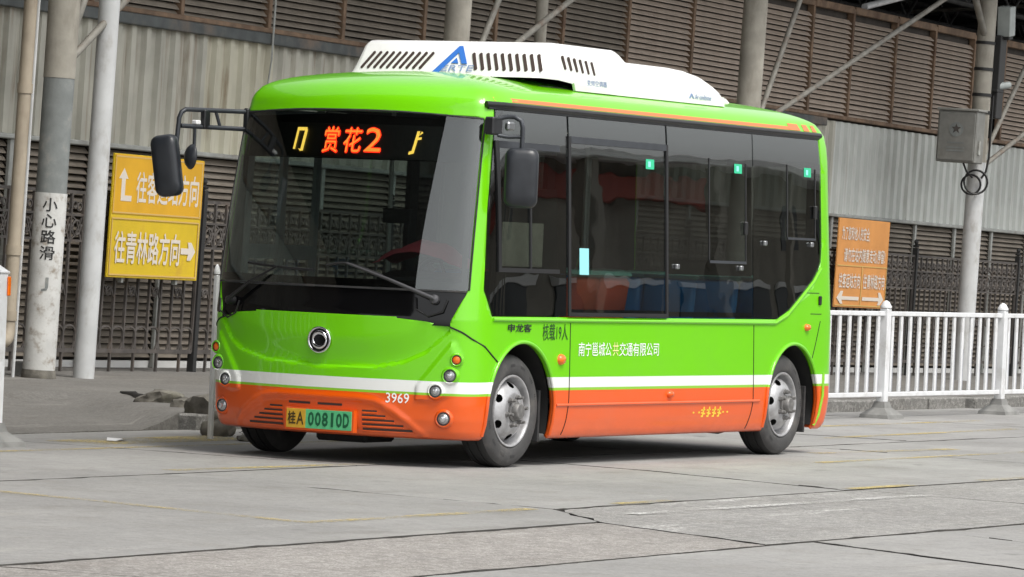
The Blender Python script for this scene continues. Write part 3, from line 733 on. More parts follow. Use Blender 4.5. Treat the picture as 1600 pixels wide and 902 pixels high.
# ------------------------------------------------------------------ control cabinet, cameras, cables on the right column
cab = tag(empty('control_cabinet', WF(21.62, .74, 3.12)), 'grey steel control cabinet with round emblem strapped to a column', 'cabinet')
mb = MB(); mb.bbox((0, -.30, 0), (.36, .29, .74), .012); mb.build('box', 'cabinet_grey', cab)
mb = MB(); mb.bbox((-.02, -.325, .74), (.38, .31, .775), .008); mb.build('lid', 'cabinet_side', cab)
mb = MB(); mb.bbox((-.014, -.275, .03), (-.001, .265, .71), .004); mb.build('door', 'cabinet_grey', cab)
Fc = lambda a, b, d: (-.016-d, -a, b)
mb = MB(); n = 20
mb.prism([(.0+.105*math.cos(2*PI*k/n), .47+.105*math.sin(2*PI*k/n)) for k in range(n)], Fc, 0, .003); em = mb.build('emblem', 'column_grey', cab)
mb = MB(); mb.prism([(.075*math.cos(2*PI*k/10+PI/2)*(1 if k % 2 == 0 else .42), .48+.075*math.sin(2*PI*k/10+PI/2)*(1 if k % 2 == 0 else .42)) for k in range(10)], Fc, .003, .006); mb.build('star', 'iron', em)
mb = MB()
for z0 in (.27, .20, .155): mb.prism([(-.13, z0), (.13, z0), (.13, z0+.02), (-.13, z0+.02)], Fc, 0, .0015)
mb.build('worn_writing', 'column_grey', cab)
mb = MB(); mb.bbox((.10, -.325, .12), (.17, -.301, .32), .005); mb.build('handle', 'mullion_grey', cab)
cb = MB()
for dy, rr, cz in ((-.02, .17, -.26), (.05, .14, -.30)):
    cb.tube([(.30+rr*.55*math.cos(2*PI*k/20), -.22+dy-rr*.85*math.cos(2*PI*k/20), cz+rr*math.sin(2*PI*k/20)) for k in range(20)], .016, 6, closed=True)
cb.tube([(.1, -.1, 0), (.12, -.15, -.12), (.25, -.2, -.2)], .014, 6); cb.tube([(.44, -.36, 1.0), (.45, -.36, .1), (.42, -.34, -.1), (.36, -.3, -.2)], .016, 6)
cbo = cb.build('cable_coil', 'cable', smooth=60); cbo.matrix_world = WF(21.62, .74, 3.12); tag(cbo, 'loops of black cable hanging below the grey cabinet', 'cable')
c1 = tag(empty('surveillance_camera', WF(22.45, 1.1, 4.95)), 'pale box shaped surveillance camera high on the right column', 'camera')
M = Matrix.Rotation(R(-8), 4, 'Y'); mb = MB(); mb.bbox((-.12, -.1, .05), (.12, .1, .48), .012, M=M); mb.build('housing', 'camera_white', c1)
mb = MB(); mb.bbox((-.09, -.08, 0), (.09, .08, .05), .01, M=M); mb.build('lens_hood', 'iron_black', c1)
mb = MB(); mb.tube([(0, 0, .3), (-.2, .2, .3)], .03, 8); mb.build('bracket', 'iron_black', c1)
c3 = tag(empty('surveillance_camera', WF(22.45, 1.05, 4.2)), 'small bullet camera strapped to the right column above the cabinet', 'camera')
mb = MB(); mb.lathe([(0, 0), (.05, 0), (.055, .02), (.05, .24), (0, .25)], axis_matrix((-.1, 0, .06), (.9, -.5, .2)), 14); mb.build('housing', 'camera_white', c3, smooth=40)
mb = MB(); mb.bbox((-.25, -.06, -.02), (.05, .06, .02), .006); mb.build('bracket', 'iron_black', c3)

# ------------------------------------------------------------------ white railings along the kerb
RY = 2.05
def post_part(e, x, h, w=.044, cap=True, base=True):
    mb = MB(); mb.bbox((x-w, -w, .05 if base else -.02), (x+w, w, h), .008); p = mb.build('post', 'rail_white', e)
    if cap:
        mb = MB(); mb.lathe([(0, h), (w*1.25, h+.004), (w*1.3, h+.02), (w*1.05, h+.035), (w*.75, h+.06), (w*.25, h+.075), (0, h+.078)], T(x, 0, 0), 12); mb.build('cap', 'rail_white', p, smooth=50)
    if base:
        mb = MB()
        for (a, z0), (b, z1) in (((.19, 0), (.18, .035)), ((.18, .035), (.085, .10)), ((.085, .10), (.065, .16))):
            mb.add([(x-a, -a*.8, z0), (x+a, -a*.8, z0), (x+a, a*.8, z0), (x-a, a*.8, z0), (x-b, -b*.8, z1), (x+b, -b*.8, z1), (x+b, b*.8, z1), (x-b, b*.8, z1)], [(0,1,5,4),(1,2,6,5),(2,3,7,6),(3,0,4,7),(4,5,6,7)])
        mb.build('base', 'base_grey', p)
    return p
rl = tag(empty('railing', T(0, RY, 0)), 'white steel railing on grey block feet running along the kerb behind the bus', 'railing')
px = [1.9, 4.87, 7.84, 10.81, 13.77, 16.65, 19.55, 22.45]
for i, x in enumerate(px): post_part(rl, x, 1.05 if i else 1.2, .044 if i else .019, base=i > 0)
pk = None
for a, b in zip(px[:-1], px[1:]):
    for z in (.227, 1.0):
        mb = MB(); mb.bbox((a+.046, -.02, z-.022), (b-.046, .02, z+.022), .005); mb.build('rail', 'rail_white', rl)
    n = 13
    for k in range(n):
        x = a+(b-a)*(k+.75)/(n+.5)
        if pk is None:
            mb = MB(); mb.bbox((-.026, -.012, .25), (.026, .012, .978), .004, 0); mb.box((.012, -.0135, .25), (.0265, -.0125, .66), 1); pk = mb.build('picket', ['rail_white', 'rail_reflection'], rl); o = pk  # grey strip paints the reflection on the picket's lower right face
        else: o = inst(pk, rl)
        o.location = (x, 0, 0); o.rotation_euler = (0, random.gauss(0, .004), 0)
rl2 = tag(empty('railing', T(0, RY, 0)), 'white railing end post with orange reflector at the left picture edge', 'railing')
p = post_part(rl2, -.83, 1.17, .050, cap=False)
mb = MB(); mb.lathe([(.075, 0), (.08, .01), (0, .06)], T(-.83, 0, 1.17) @ Matrix.Rotation(PI/4, 4, 'Z'), 4); mb.build('cap', 'rail_white', p)
mb = MB(); mb.bbox((-.80, -.062, 1.02), (-.765, -.0505, 1.15), .004); mb.bbox((-.779, -.03, 1.02), (-.765, .03, 1.15), .004); mb.build('reflector', 'amber', p)
post_part(rl2, -3.75, 1.1)
for z in (.227, 1.0):
    mb = MB(); mb.bbox((-3.7, -.02, z-.022), (-.89, .02, z+.022), .005); mb.build('rail', 'rail_white', rl2)
for k in range(12): o = inst(pk, rl2, T(-3.55+k*.22, 0, 0))

# ------------------------------------------------------------------ depot building across the yard (seen in the bus windows)
bd = tag(empty('depot_building', T(16, -24, 0)), 'low beige depot building with red fascia across the yard, seen reflected in windows', 'building')
mb = MB(); mb.box((0, -10, 0), (62, 0, 5.3)); mb.build('wall', 'facade', bd)
mb = MB(); mb.bbox((-1, -10.5, 5.3), (63, 1.6, 5.6), .03); mb.build('roof', 'facade_white', bd)
mb = MB(); mb.bbox((3, .02, 4.55), (14, .3, 5.1), .02); mb.build('signboard', 'facade_red', bd)
mb = MB(); mb.bbox((24, .02, 4.6), (34, .3, 5.1), .02); mb.build('signboard', 'facade_red', bd)
for k in range(12):
    x = 2.5+5*k; mb = MB(); mb.bbox((x-.16, .9, 0), (x+.16, 1.2, 5.3), .02); mb.build('column', 'facade', bd)
    mb = MB(); mb.box((x+.5, .01, .0), (x+4.5, .05, 3.1)); w = mb.build('gateway_shade', 'facade_dark', bd)  # dark sheet paints the deep shade of the open ground floor
    mb = MB(); mb.bbox((x+.4, .02, 3.1), (x+4.6, .14, 3.25), .01); mb.build('lintel', 'facade_white', w)
    if 14 < x < 24 or x > 34:
        mb = MB(); mb.box((x+1.2, .01, 3.9), (x+3.4, .05, 4.8)); mb.build('window', 'facade_dark', bd)

# ================================================================== THE BUS  (front at x=0, its left side towards -y)
bus = tag(empty('city_bus', Matrix()), 'small green and orange city bus with white stripe and white roof air conditioner', 'bus')
WB0, WB1, TR = .90, 5.148, .3835
NOM = []
for i in range(61): y = .91*i/60; NOM.append((.25*y*y, y))
p0, p1, p2 = Vector((.25*.91**2, .91)), Vector((.27, 1.05)), Vector((.58, 1.05))
for i in range(1, 19):
    t = i/18; q = p0*(1-t)**2+p1*2*t*(1-t)+p2*t*t; NOM.append((q.x, q.y))
NF = len(NOM)
for i in range(1, 47): NOM.append((.58+(5.84-.58)*i/46, 1.05-.012*max(0, (i-36)/10)**2))
for i in range(1, 9):
    a = PI/2*i/8; NOM.append((5.84+.17*math.sin(a), .868+.17*math.cos(a)))
for i in range(1, 7): y = .868*(1-i/6); NOM.append((6.01+.04*(1-(y/.868)**2), y))
NOMX = np.array([p[0] for p in NOM]); NOMY = np.array([p[1] for p in NOM]); BL = 6.05
#        z     half width  front set-back  rear set-back
PROF = [(.190, 1.005, .075, .08), (.205, 1.018, .045, .06), (.24, 1.030, .022, .03), (.32, 1.042, .004, .01), (.42, 1.05, 0, 0), (1.0, 1.05, 0, 0), (1.06, 1.049, .0123, .003),
        (2.25, 1.009, .256, .06), (2.36, 1.003, .279, .08), (2.44, .994, .302, .11), (2.48, .980, .325, .15), (2.53, .948, .372, .19), (2.565, .892, .43, .26), (2.59, .825, .50, .34),
        (2.615, .735, .60, .45), (2.64, .61, .75, .60), (2.66, .475, .91, .75), (2.675, .34, 1.08, .90), (2.685, .22, 1.29, 1.06), (2.69, .10, 1.55, 1.3)]
PZ = np.array([p[0] for p in PROF])
def prof(z):
    w, f, r_ = (float(np.interp(z, PZ, [p[k] for p in PROF])) for k in (1, 2, 3))
    if 1.03 < z < 2.40: f -= .030*math.sin(PI*(z-1.03)/1.37)
    return w, f, r_
def SH(z): return .0155*max(0, z-.4)          # the body sits rolled a little to its right
SMILE = [(-.90, .93), (-.80, .79), (-.68, .72), (-.45, .668), (0, .640), (.40, .650), (.60, .69), (.74, .76), (.88, .90)]
BARC = [(-.74, .225), (-.66, .33), (-.56, .405), (-.45, .45), (-.33, .464), (.30, .464), (.42, .452), (.55, .395), (.66, .31), (.76, .215)]
POD = [(.917, .86), (.69, .545), (.685, .445), (.78, .440), (.90, .472), (.955, .56), (.965, .74)]
def relief(a, z):
    """pressed relief of the nose in metres: the smile crease, the bumper band, the lamp pods"""
    d = 0
    if z > 1.0 or z < .2: return 0
    if -.9 < a < .88:
        s_ = z-float(np.interp(a, [p[0] for p in SMILE], [p[1] for p in SMILE])); d -= .022*sm(-.003, .016, s_)*(1-sm(.03, .22, s_))
    if -.74 < a < .76:
        s_ = float(np.interp(a, [p[0] for p in BARC], [p[1] for p in BARC]))-z; k_ = math.hypot(1, .85 if abs(a) > .48 else 0); d += .012*sm(-.012*k_, .014*k_, s_)-.019*sm(.026*k_, .056*k_, s_)
    for sg in (1, -1):
        if a*sg > .55:
            m = 9; n = len(POD)
            for i in range(n):
                p, q = POD[i], POD[(i+1) % n]; L = math.hypot(q[0]-p[0], q[1]-p[1])
                m = min(m, -((q[1]-p[1])*(a*sg-p[0])-(q[0]-p[0])*(z-p[1]))/L*-1) if False else min(m, ((q[0]-p[0])*(z-p[1])-(q[1]-p[1])*(a*sg-p[0]))/L)
            d += .020*sm(-.003, .016, m)
    return d
def side_y(x, z):
    w, f, r_ = prof(z); xn = (x-f)/(1-(f+r_)/BL); return float(np.interp(xn, NOMX, NOMY))*w/1.05
def front_x(y, z):
    y -= SH(z); w, f, r_ = prof(z); yn = min(1.05, abs(y)*1.05/w); xn = .25*yn*yn if yn <= .91 else float(np.interp(yn, NOMY[:NF], NOMX[:NF])); return xn*(1-(f+r_)/BL)+f-relief(-y, z)
def ring_pt(i, z, sgn):
    w, f, r_ = prof(z); x, y = NOM[i]; Y = sgn*y*w/1.05; X = x+f*(1-x/BL)-r_*(x/BL)
    if i < NF: X -= relief(-Y, z)
    return (X, Y+SH(z), z)
def L_(x, z, d=0):      # point on the left (camera) side
    e = 1e-3; y = side_y(x, z)-SH(z); n = Vector((-(side_y(x+e, z)-y-SH(z))/e, 1, -(side_y(x, z+e)-SH(z+e)-y)/e)).normalized()
    return (x+n.x*d, -(y+n.y*d), z+n.z*d)
def R_(x, z, d=0):
    e = 1e-3; y = side_y(x, z)+SH(z); n = Vector((-(side_y(x+e, z)+SH(z)-y)/e, 1, -(side_y(x, z+e)+SH(z+e)-y)/e)).normalized()
    return (x+n.x*d, y+n.y*d, z+n.z*d)
def F_(y, z, d=0):      # point on the front; first coordinate runs from the bus's right (+) to its left (-)
    e = 4e-3; x = front_x(y, z); n = Vector((-1, (front_x(y+e, z)-x)/e, (front_x(y, z+e)-x)/e)).normalized()
    return (x+n.x*d, y+n.y*d, z+n.z*d)
def Fr(a, b, d=0): return F_(-a, b, d)   # reading direction: a grows to picture right

zrows = sorted(set([.19, .205]+[.22+i*.0125 for i in range(63)]+[1.03, 1.06]+[1.06+i*(2.25-1.06)/12 for i in range(13)]+[2.30, 2.36, 2.40, 2.44, 2.48, 2.505, 2.53, 2.555, 2.575, 2.595, 2.61, 2.625, 2.64, 2.65, 2.66, 2.668, 2.675, 2.68, 2.685, 2.69]))
nN = len(NOM); per = 2*nN-2
bm = bmesh.new(); grid = []
for z in zrows:
    row = [bm.verts.new(ring_pt(i, z, -1)) for i in range(nN)]+[bm.verts.new(ring_pt(i, z, 1)) for i in range(nN-2, 0, -1)]
    grid.append(row)
for a, b in zip(grid[:-1], grid[1:]):
    for i in range(per): bm.faces.new((a[i], a[(i+1) % per], b[(i+1) % per], b[i]))
bm.faces.new(grid[-1])
bm.normal_update()
def cut(bm, poly, ax, test):
    """open a convex hole; poly in the plane of axes ax, only through faces passing test"""
    a, b = ax; n = len(poly); cx = sum(p[0] for p in poly)/n; cy = sum(p[1] for p in poly)/n
    lo = (min(p[0] for p in poly)-.05, min(p[1] for p in poly)-.05); hi = (max(p[0] for p in poly)+.05, max(p[1] for p in poly)+.05)
    def near(f):
        xs = [v.co[a] for v in f.verts]; ys = [v.co[b] for v in f.verts]
        return test(f) and max(xs) > lo[0] and min(xs) < hi[0] and max(ys) > lo[1] and min(ys) < hi[1]
    nrms = []
    for i in range(n):
        p, q = poly[i], poly[(i+1) % n]; d = (q[0]-p[0], q[1]-p[1]); nm = (d[1], -d[0])
        if nm[0]*(cx-p[0])+nm[1]*(cy-p[1]) > 0: nm = (-nm[0], -nm[1])
        nrms.append((p, nm)); no = [0, 0, 0]; no[a], no[b] = nm; c = [0, 0, 0]; c[a], c[b] = p
        fs = [f for f in bm.faces if near(f)]; ge = set(fs)
        for f in fs: ge.update(f.edges); ge.update(f.verts)
        bmesh.ops.bisect_plane(bm, geom=list(ge), dist=1e-5, plane_co=c, plane_no=Vector(no).normalized())
    kill = []
    for f in bm.faces:
        if not near(f): continue
        c = f.calc_center_median()
        if all(nm[0]*(c[a]-p[0])+nm[1]*(c[b]-p[1]) < 1e-6 for p, nm in nrms): kill.append(f)
    bmesh.ops.delete(bm, geom=kill, context='FACES')
def arch(cx, cz, r, n=20): return [(cx+r*math.cos(PI*k/n), cz+r*math.sin(PI*k/n)) for k in range(n+1)]+[(cx-r*.985, .1), (cx+r*.985, .1)]
WIN_L = [(.545, 2.415), (.47, 1.75), (.405, 1.40), (.395, 1.22), (.49, 1.022), (4.90, 1.030), (5.14, 1.105), (5.62, 1.36), (5.70, 1.47), (5.715, 1.6), (5.70, 2.19), (5.66, 2.415)]
WIN_R = [(.62, 2.40), (.60, 1.1), (5.0, 1.03), (5.5, 1.3), (5.6, 1.5), (5.6, 2.40)]
def rolled(pts): return [(a-SH(z), z) for a, z in pts]
def sym(h): return rolled([(-a, z) for a, z in h]+[(a, z) for a, z in h[::-1] if a > 0])
WSH = [(0, 2.374), (.45, 2.369), (.90, 2.354), (.935, 2.335), (.961, 1.75), (.977, 1.20), (.964, 1.15), (.903, .997)]
def neg(p): return [(-a, z) for a, z in p]
left = lambda f: f.calc_center_median().y < -.6 and f.calc_center_median().x > .3
right = lambda f: f.calc_center_median().y > .6 and f.calc_center_median().x > .3
frontf = lambda f: f.calc_center_median().x < .75 and abs(f.normal.x) > .15
for s in (left, right):
    cut(bm, arch(.925, .385, .462), (0, 2), s); cut(bm, arch(5.205, .385, .455), (0, 2), s)
cut(bm, WIN_L, (0, 2), left); cut(bm, WIN_R, (0, 2), right)
cut(bm, neg(sym(WSH)), (1, 2), frontf)
for sg in (1, -1):
    cut(bm, neg(rolled([(sg*a, z) for a, z in ((.903, .997), (.74, .997), (.74, .974), (.885, .945))])), (1, 2), frontf); cut(bm, neg(rolled([(sg*a, z) for a, z in ((.74, .997), (.55, .997), (.55, .988), (.74, .974))])), (1, 2), frontf)
cut(bm, [(-.75, 1.25), (.75, 1.25), (.75, 2.2), (-.75, 2.2)], (1, 2), lambda f: f.calc_center_median().x > 5.6 and abs(f.normal.x) > .5)
me = bpy.data.meshes.new('body_shell'); bmesh.ops.recalc_face_normals(bm, faces=bm.faces); bm.to_mesh(me); bm.free()
me.materials.append(MATS['bus_paint']); me.materials.append(MATS['lining']); shade(me, 40)
body = bpy.data.objects.new('body_shell', me); COL.objects.link(body); body.parent = bus
sol = body.modifiers.new('thickness', 'SOLIDIFY'); sol.thickness = .028; sol.offset = -1; sol.material_offset = 1; sol.material_offset_rim = 0

# patches that follow the bodywork
def clip(poly, cv):
    n = len(cv); area = sum(cv[i][0]*cv[(i+1) % n][1]-cv[(i+1) % n][0]*cv[i][1] for i in range(n)); sg = 1 if area > 0 else -1
    for i in range(n):
        p, q = cv[i], cv[(i+1) % n]; out = []
        def s_(v): return sg*((q[0]-p[0])*(v[1]-p[1])-(q[1]-p[1])*(v[0]-p[0]))
        for j in range(len(poly)):
            a, b = poly[j], poly[(j+1) % len(poly)]; sa, sb = s_(a), s_(b)
            if sa >= 0: out.append(a)
            if (sa >= 0) != (sb >= 0): t = sa/(sa-sb); out.append((a[0]+(b[0]-a[0])*t, a[1]+(b[1]-a[1])*t))
        poly = out
        if len(poly) < 3: return []
    return poly
def patch(mb, fn, cv, d, st=.08, thick=None, mi=0):
    """surface piece bounded by the convex outline cv, d proud of the body; with thick it becomes a plate"""
    x0, x1 = min(p[0] for p in cv), max(p[0] for p in cv); y0, y1 = min(p[1] for p in cv), max(p[1] for p in cv)
    nx, ny = max(1, math.ceil((x1-x0)/st)), max(1, math.ceil((y1-y0)/st)); pid = {}; pts = []; fs = []
    def vid(p):
        k = (round(p[0], 5), round(p[1], 5))
        if k not in pid: pid[k] = len(pts); pts.append(p)
        return pid[k]
    for i in range(nx):
        for j in range(ny):
            c = [(x0+(x1-x0)*i/nx, y0+(y1-y0)*j/ny), (x0+(x1-x0)*(i+1)/nx, y0+(y1-y0)*j/ny), (x0+(x1-x0)*(i+1)/nx, y0+(y1-y0)*(j+1)/ny), (x0+(x1-x0)*i/nx, y0+(y1-y0)*(j+1)/ny)]
            c = clip(c, cv)
            if len(c) >= 3:
                ids = []
                for p in c:
                    k = vid(p)
                    if k not in ids: ids.append(k)
                if len(ids) >= 3: fs.append(tuple(ids))
    if thick is None: mb.add([fn(*p, d) for p in pts], fs, mi); return mb
    n = len(pts); ec = {}
    for f in fs:
        for i in range(len(f)): e = (f[i], f[(i+1) % len(f)]); ec[e] = 1
    rim = [e for e in ec if (e[1], e[0]) not in ec]
    mb.add([fn(*p, d) for p in pts]+[fn(*p, d-thick) for p in pts], fs+[tuple(i+n for i in f[::-1]) for f in fs]+[(b, a, a+n, b+n) for a, b in rim], mi)
    return mb
def P(name, fn, cv, d, m, parent=bus, st=.08, thick=None, smooth=40):
    mb = MB(); patch(mb, fn, cv, d, st, thick); return mb.build(name, m, parent, smooth)
def rect(a0, b0, a1, b1): return [(a0, b0), (a1, b0), (a1, b1), (a0, b1)]
def line_on(mb, fn, pts, r, d=0, n=6, seg=6):
    """smooth bead along a polyline on the surface"""
    q = [];
    for i in range(len(pts)-1):
        p0 = pts[max(i-1, 0)]; p1 = pts[i]; p2 = pts[i+1]; p3 = pts[min(i+2, len(pts)-1)]
        for k in range(n):
            t = k/n
            q.append(tuple(.5*(2*p1[c]+(p2[c]-p0[c])*t+(2*p0[c]-5*p1[c]+4*p2[c]-p3[c])*t*t+(3*p1[c]-p0[c]-3*p2[c]+p3[c])*t**3) for c in (0, 1)))
    q.append(pts[-1]); mb.tube([fn(a, b, d) for a, b in q], r, seg); return mb

# ---- windscreen and what is behind it
WSG = sym([(0, 2.369), (.45, 2.364), (.895, 2.349), (.93, 2.332), (.956, 1.75), (.972, 1.20), (.968, 1.186)])
ws = P('windscreen', Fr, WSG, .004, 'windscreen_glass', thick=.006, st=.06)
P('frit_band', Fr, sym([(0, 2.36), (.925, 2.33), (.94, 2.05)]), -.040, 'black_gloss', ws, thick=.004)
for s in (-1, 1): P('frit_edge', Fr, rolled([(s*.925, 2.05), (s*.965, 1.19), (s*.935, 1.19), (s*.897, 2.05)]), -.006, 'black_gloss', ws, thick=.003)
P('frit_base', Fr, sym([(.967, 1.19), (.965, 1.24)]), -.006, 'black_gloss', ws, thick=.003)
P('windscreen_seal', Fr, sym([(.967, 1.186), (.969, 1.174)]), .010, 'rubber', ws, thick=.02)
mb = MB()
for pts in ([(-.977, 1.19), (-.963, 1.75), (-.937, 2.335)], [(.977, 1.19), (.963, 1.75), (.937, 2.335)], [(-.93, 2.34), (-.45, 2.367), (0, 2.372), (.45, 2.367), (.93, 2.34)]): line_on(mb, Fr, rolled(pts), .006, .004)
mb.build('gasket', 'rubber', ws, 60)
mb = MB(); patch(mb, lambda a, b, d: Fr(a, b, d+relief(a+SH(b), b)*-1), sym([(.969, 1.172), (.962, 1.14), (.90, .95)]), -.006, .05, .02); mb.build('cowl', 'black_gloss', bus, 40)
for q in ([(-.935, 2.345), (-.961, 1.75), (-1.022, 1.75), (-.985, 2.345)], [(-.961, 1.75), (-.977, 1.2), (-1.04, 1.2), (-1.022, 1.75)], [(-.977, 1.2), (-.964, 1.14), (-.89, .957), (-1.03, .98), (-1.04, 1.2)]):
    P('pillar_trim', Fr, rolled(q), .005, 'black_gloss', thick=.01, st=.04)
# destination display: board and lit characters behind the glass
db = P('destination_display', Fr, rect(-.62, 2.055, .66, 2.285), -.026, 'led_board', thick=.012)
v = text_geo('赏花2')
for ch, a0, a1, b0, b1 in (('赏', -.187, -.063, 2.085, 2.258), ('花', -.022, .112, 2.088, 2.255), ('2', .142, .262, 2.098, 2.258)):
    mb = MB(); text_on(mb, ch, Fr, a0, a1, b0, b1, off=.042, d=-.020); mb.build('lit_character', 'led_red', db)
    mb = MB(); text_on(mb, ch, Fr, a0, a1, b0, b1, d=-.015); mb.build('lit_core', 'led_core', db)  # yellow core on a fat red copy, imitating the overexposed glow of red LEDs
def strokes(name, rs, m, d):
    mb = MB()
    for q in rs: mb.prism(q, Fr, d, d+.003)
    return mb.build(name, m, db)
strokes('lit_character', [[(-.442, 2.10), (-.425, 2.10), (-.412, 2.245), (-.429, 2.245)], [(-.428, 2.228), (-.345, 2.228), (-.345, 2.25), (-.428, 2.25)], [(-.375, 2.09), (-.352, 2.09), (-.338, 2.235), (-.36, 2.235)], [(-.395, 2.105), (-.372, 2.085), (-.372, 2.10)]], 'led_yellow', -.019)
strokes('lit_character', [[(.482, 2.10), (.50, 2.10), (.518, 2.245), (.50, 2.245)], [(.50, 2.185), (.535, 2.19), (.535, 2.205), (.50, 2.20)], [(.465, 2.085), (.50, 2.095), (.50, 2.115), (.465, 2.105)], [(.515, 2.215), (.54, 2.235), (.53, 2.245)]], 'led_yellow', -.019)
# wipers
for s, piv, tip, m in ((1, (.775, 1.12), (.165, 1.335), 'wiper_grey'), (-1, (-.80, 1.05), (-.39, 1.29), 'trim_black')):
    w = empty('wiper', None, bus)
    mb = MB(); mb.tube([Fr(piv[0], piv[1], .05), Fr((piv[0]+tip[0])/2, (piv[1]+tip[1])/2+.01, .055), Fr(*tip, .03)], [.016, .011, .007], 8); mb.build('arm', m, w, 60)
    mb = MB(); line_on(mb, Fr, [(tip[0]-.28*(1 if s < 0 else .55), tip[1]+.02*s*-1), tip, (tip[0]+.30*(1 if s < 0 else .85), tip[1]-.07 if s > 0 else tip[1]-.01)], .009, .016); mb.build('blade', 'trim_black', w, 60)
    mb = MB(); mb.lathe([(0, 0), (.034, 0), (.03, .05), (0, .06)], axis_matrix(Fr(*piv, .0), Vector(Fr(*piv, 1))-Vector(Fr(*piv, 0))), 14); mb.build('pivot', m, w, 50)
    mb = MB(); c = Fr(piv[0]-.01, piv[1]-.06, .02)
    mb.tube([Fr(piv[0]-.12, piv[1]+.01, .015), Fr(piv[0]-.11, piv[1]-.07, .02), Fr(piv[0]-.03, piv[1]-.115, .02), Fr(piv[0]+.06, piv[1]-.08, .02), Fr(piv[0]+.08, piv[1]+.0, .015)], .006, 6); mb.build('washer_hose', 'trim_black', w, 60)

# ---- side windows: glass bands with frames, black print and pillars behind the glass
def pane(name, fn, cv, m='side_glass', d=.002): return P(name, fn, cv, d, m, thick=.005, st=.10)
G = .012
w1 = pane('side_window', L_, [(.552, 2.405), (.478, 1.75), (.412, 1.40), (.402, 1.225), (.497, 1.03), (1.548, 1.03), (1.548, 2.405)])
w2 = pane('side_window', L_, rect(1.575, 1.03, 3.045, 2.405)); w3 = pane('side_window', L_, rect(3.07, 1.035, 4.468, 2.405))
w4 = pane('side_window', L_, [(4.482, 1.037), (4.90, 1.037), (5.135, 1.112), (5.612, 1.365), (5.69, 1.475), (5.705, 1.6), (5.69, 2.19), (5.652, 2.405), (4.482, 2.405)])
def frit(fn, cv, parent, d=-.004): return P('frit', fn, cv, d, 'black_gloss', parent, thick=.004, st=.12)
frit(L_, [(.50, 1.035), (1.54, 1.035), (1.54, 1.32), (.415, 1.32), (.41, 1.23)], w1); frit(L_, rect(.56, 2.20, 1.54, 2.40), w1); frit(L_, rect(1.42, 1.322, 1.54, 2.198), w1)
frit(L_, [(.47, 1.322), (.565, 1.322), (.58, 2.198), (.545, 2.198)], w1)
frit(L_, rect(1.58, 2.26, 3.04, 2.40), w2); frit(L_, rect(1.58, 1.035, 3.04, 1.08), w2)
frit(L_, rect(3.075, 2.225, 4.46, 2.40), w3); frit(L_, rect(3.075, 1.345, 4.46, 1.455), w3); frit(L_, rect(4.385, 1.457, 4.46, 2.223), w3); frit(L_, rect(3.075, 1.04, 4.46, 1.075), w3)
frit(L_, [(4.49, 1.042), (4.90, 1.042), (5.13, 1.117), (5.60, 1.37), (5.68, 1.48), (5.69, 1.6), (5.69, 1.63), (4.49, 1.63)], w4); frit(L_, rect(4.49, 2.225, 5.66, 2.40), w4); frit(L_, rect(5.60, 1.632, 5.685, 2.223), w4)
def framebar(parent, fn, a0, b0, a1, b1, d=.013, t=.012, m='trim_black'): return P('frame', fn, rect(a0, b0, a1, b1), d, m, parent, thick=t, st=.15)
# driver's sliding window, emergency window with its frame, small sliding panes
framebar(w1, L_, .565, 1.322, .60, 2.20); framebar(w1, L_, .60, 2.155, 1.42, 2.20, m='steel_tube'); framebar(w1, L_, .60, 1.322, 1.42, 1.35); framebar(w1, L_, 1.0, 1.35, 1.022, 2.155)
framebar(w2, L_, 1.552, 1.03, 1.586, 2.27); framebar(w2, L_, 3.035, 1.03, 3.066, 2.27); framebar(w2, L_, 1.587, 2.225, 3.034, 2.27, m='steel_tube'); framebar(w2, L_, 1.587, 1.03, 3.034, 1.058)
framebar(w3, L_, 3.735, 1.46, 3.75, 2.20, .006, .006); framebar(w3, L_, 3.751, 1.435, 4.36, 1.455, .006, .006, 'steel_tube'); framebar(w3, L_, 4.345, 1.456, 4.36, 2.18, .006, .006)
framebar(w4, L_, 5.065, 1.65, 5.08, 2.20, .006, .006); framebar(w4, L_, 5.081, 1.635, 5.59, 1.652, .006, .006, 'steel_tube'); framebar(w4, L_, 5.575, 1.653, 5.59, 2.18, .006, .006)
for w, x, z in ((w3, 3.208, 1.40), (w3, 4.258, 1.405), (w4, 4.666, 1.598), (w4, 5.499, 1.603)):
    mb = MB(); mb.bbox((-.022, -.02, -.018), (.022, .004, .018), .006, M=T(*L_(x, z, .004))); mb.build('catch', 'alu', w)
for w, x, z in ((w3, 4.33, 1.70), (w4, 5.56, 1.85)):
    mb = MB(); mb.bbox((-.02, -.02, -.05), (.02, .004, .05), .006, M=T(*L_(x, z, .006))); mb.build('handle', 'trim_black', w)
for w, x, z in ((w2, 2.795, 2.121), (w3, 4.224, 2.139), (w4, 5.441, 2.152)):
    s_ = P('sticker', L_, rect(x-.065, z-.035, x+.065, z+.035), .0035, 'sticker_green', w); P('pictogram', L_, rect(x-.03, z-.02, x+.01, z+.02), .0045, 'sticker_cyan', s_)
P('sticker', L_, rect(1.725, 1.32, 1.862, 1.503), .0035, 'sticker_cyan', w2)
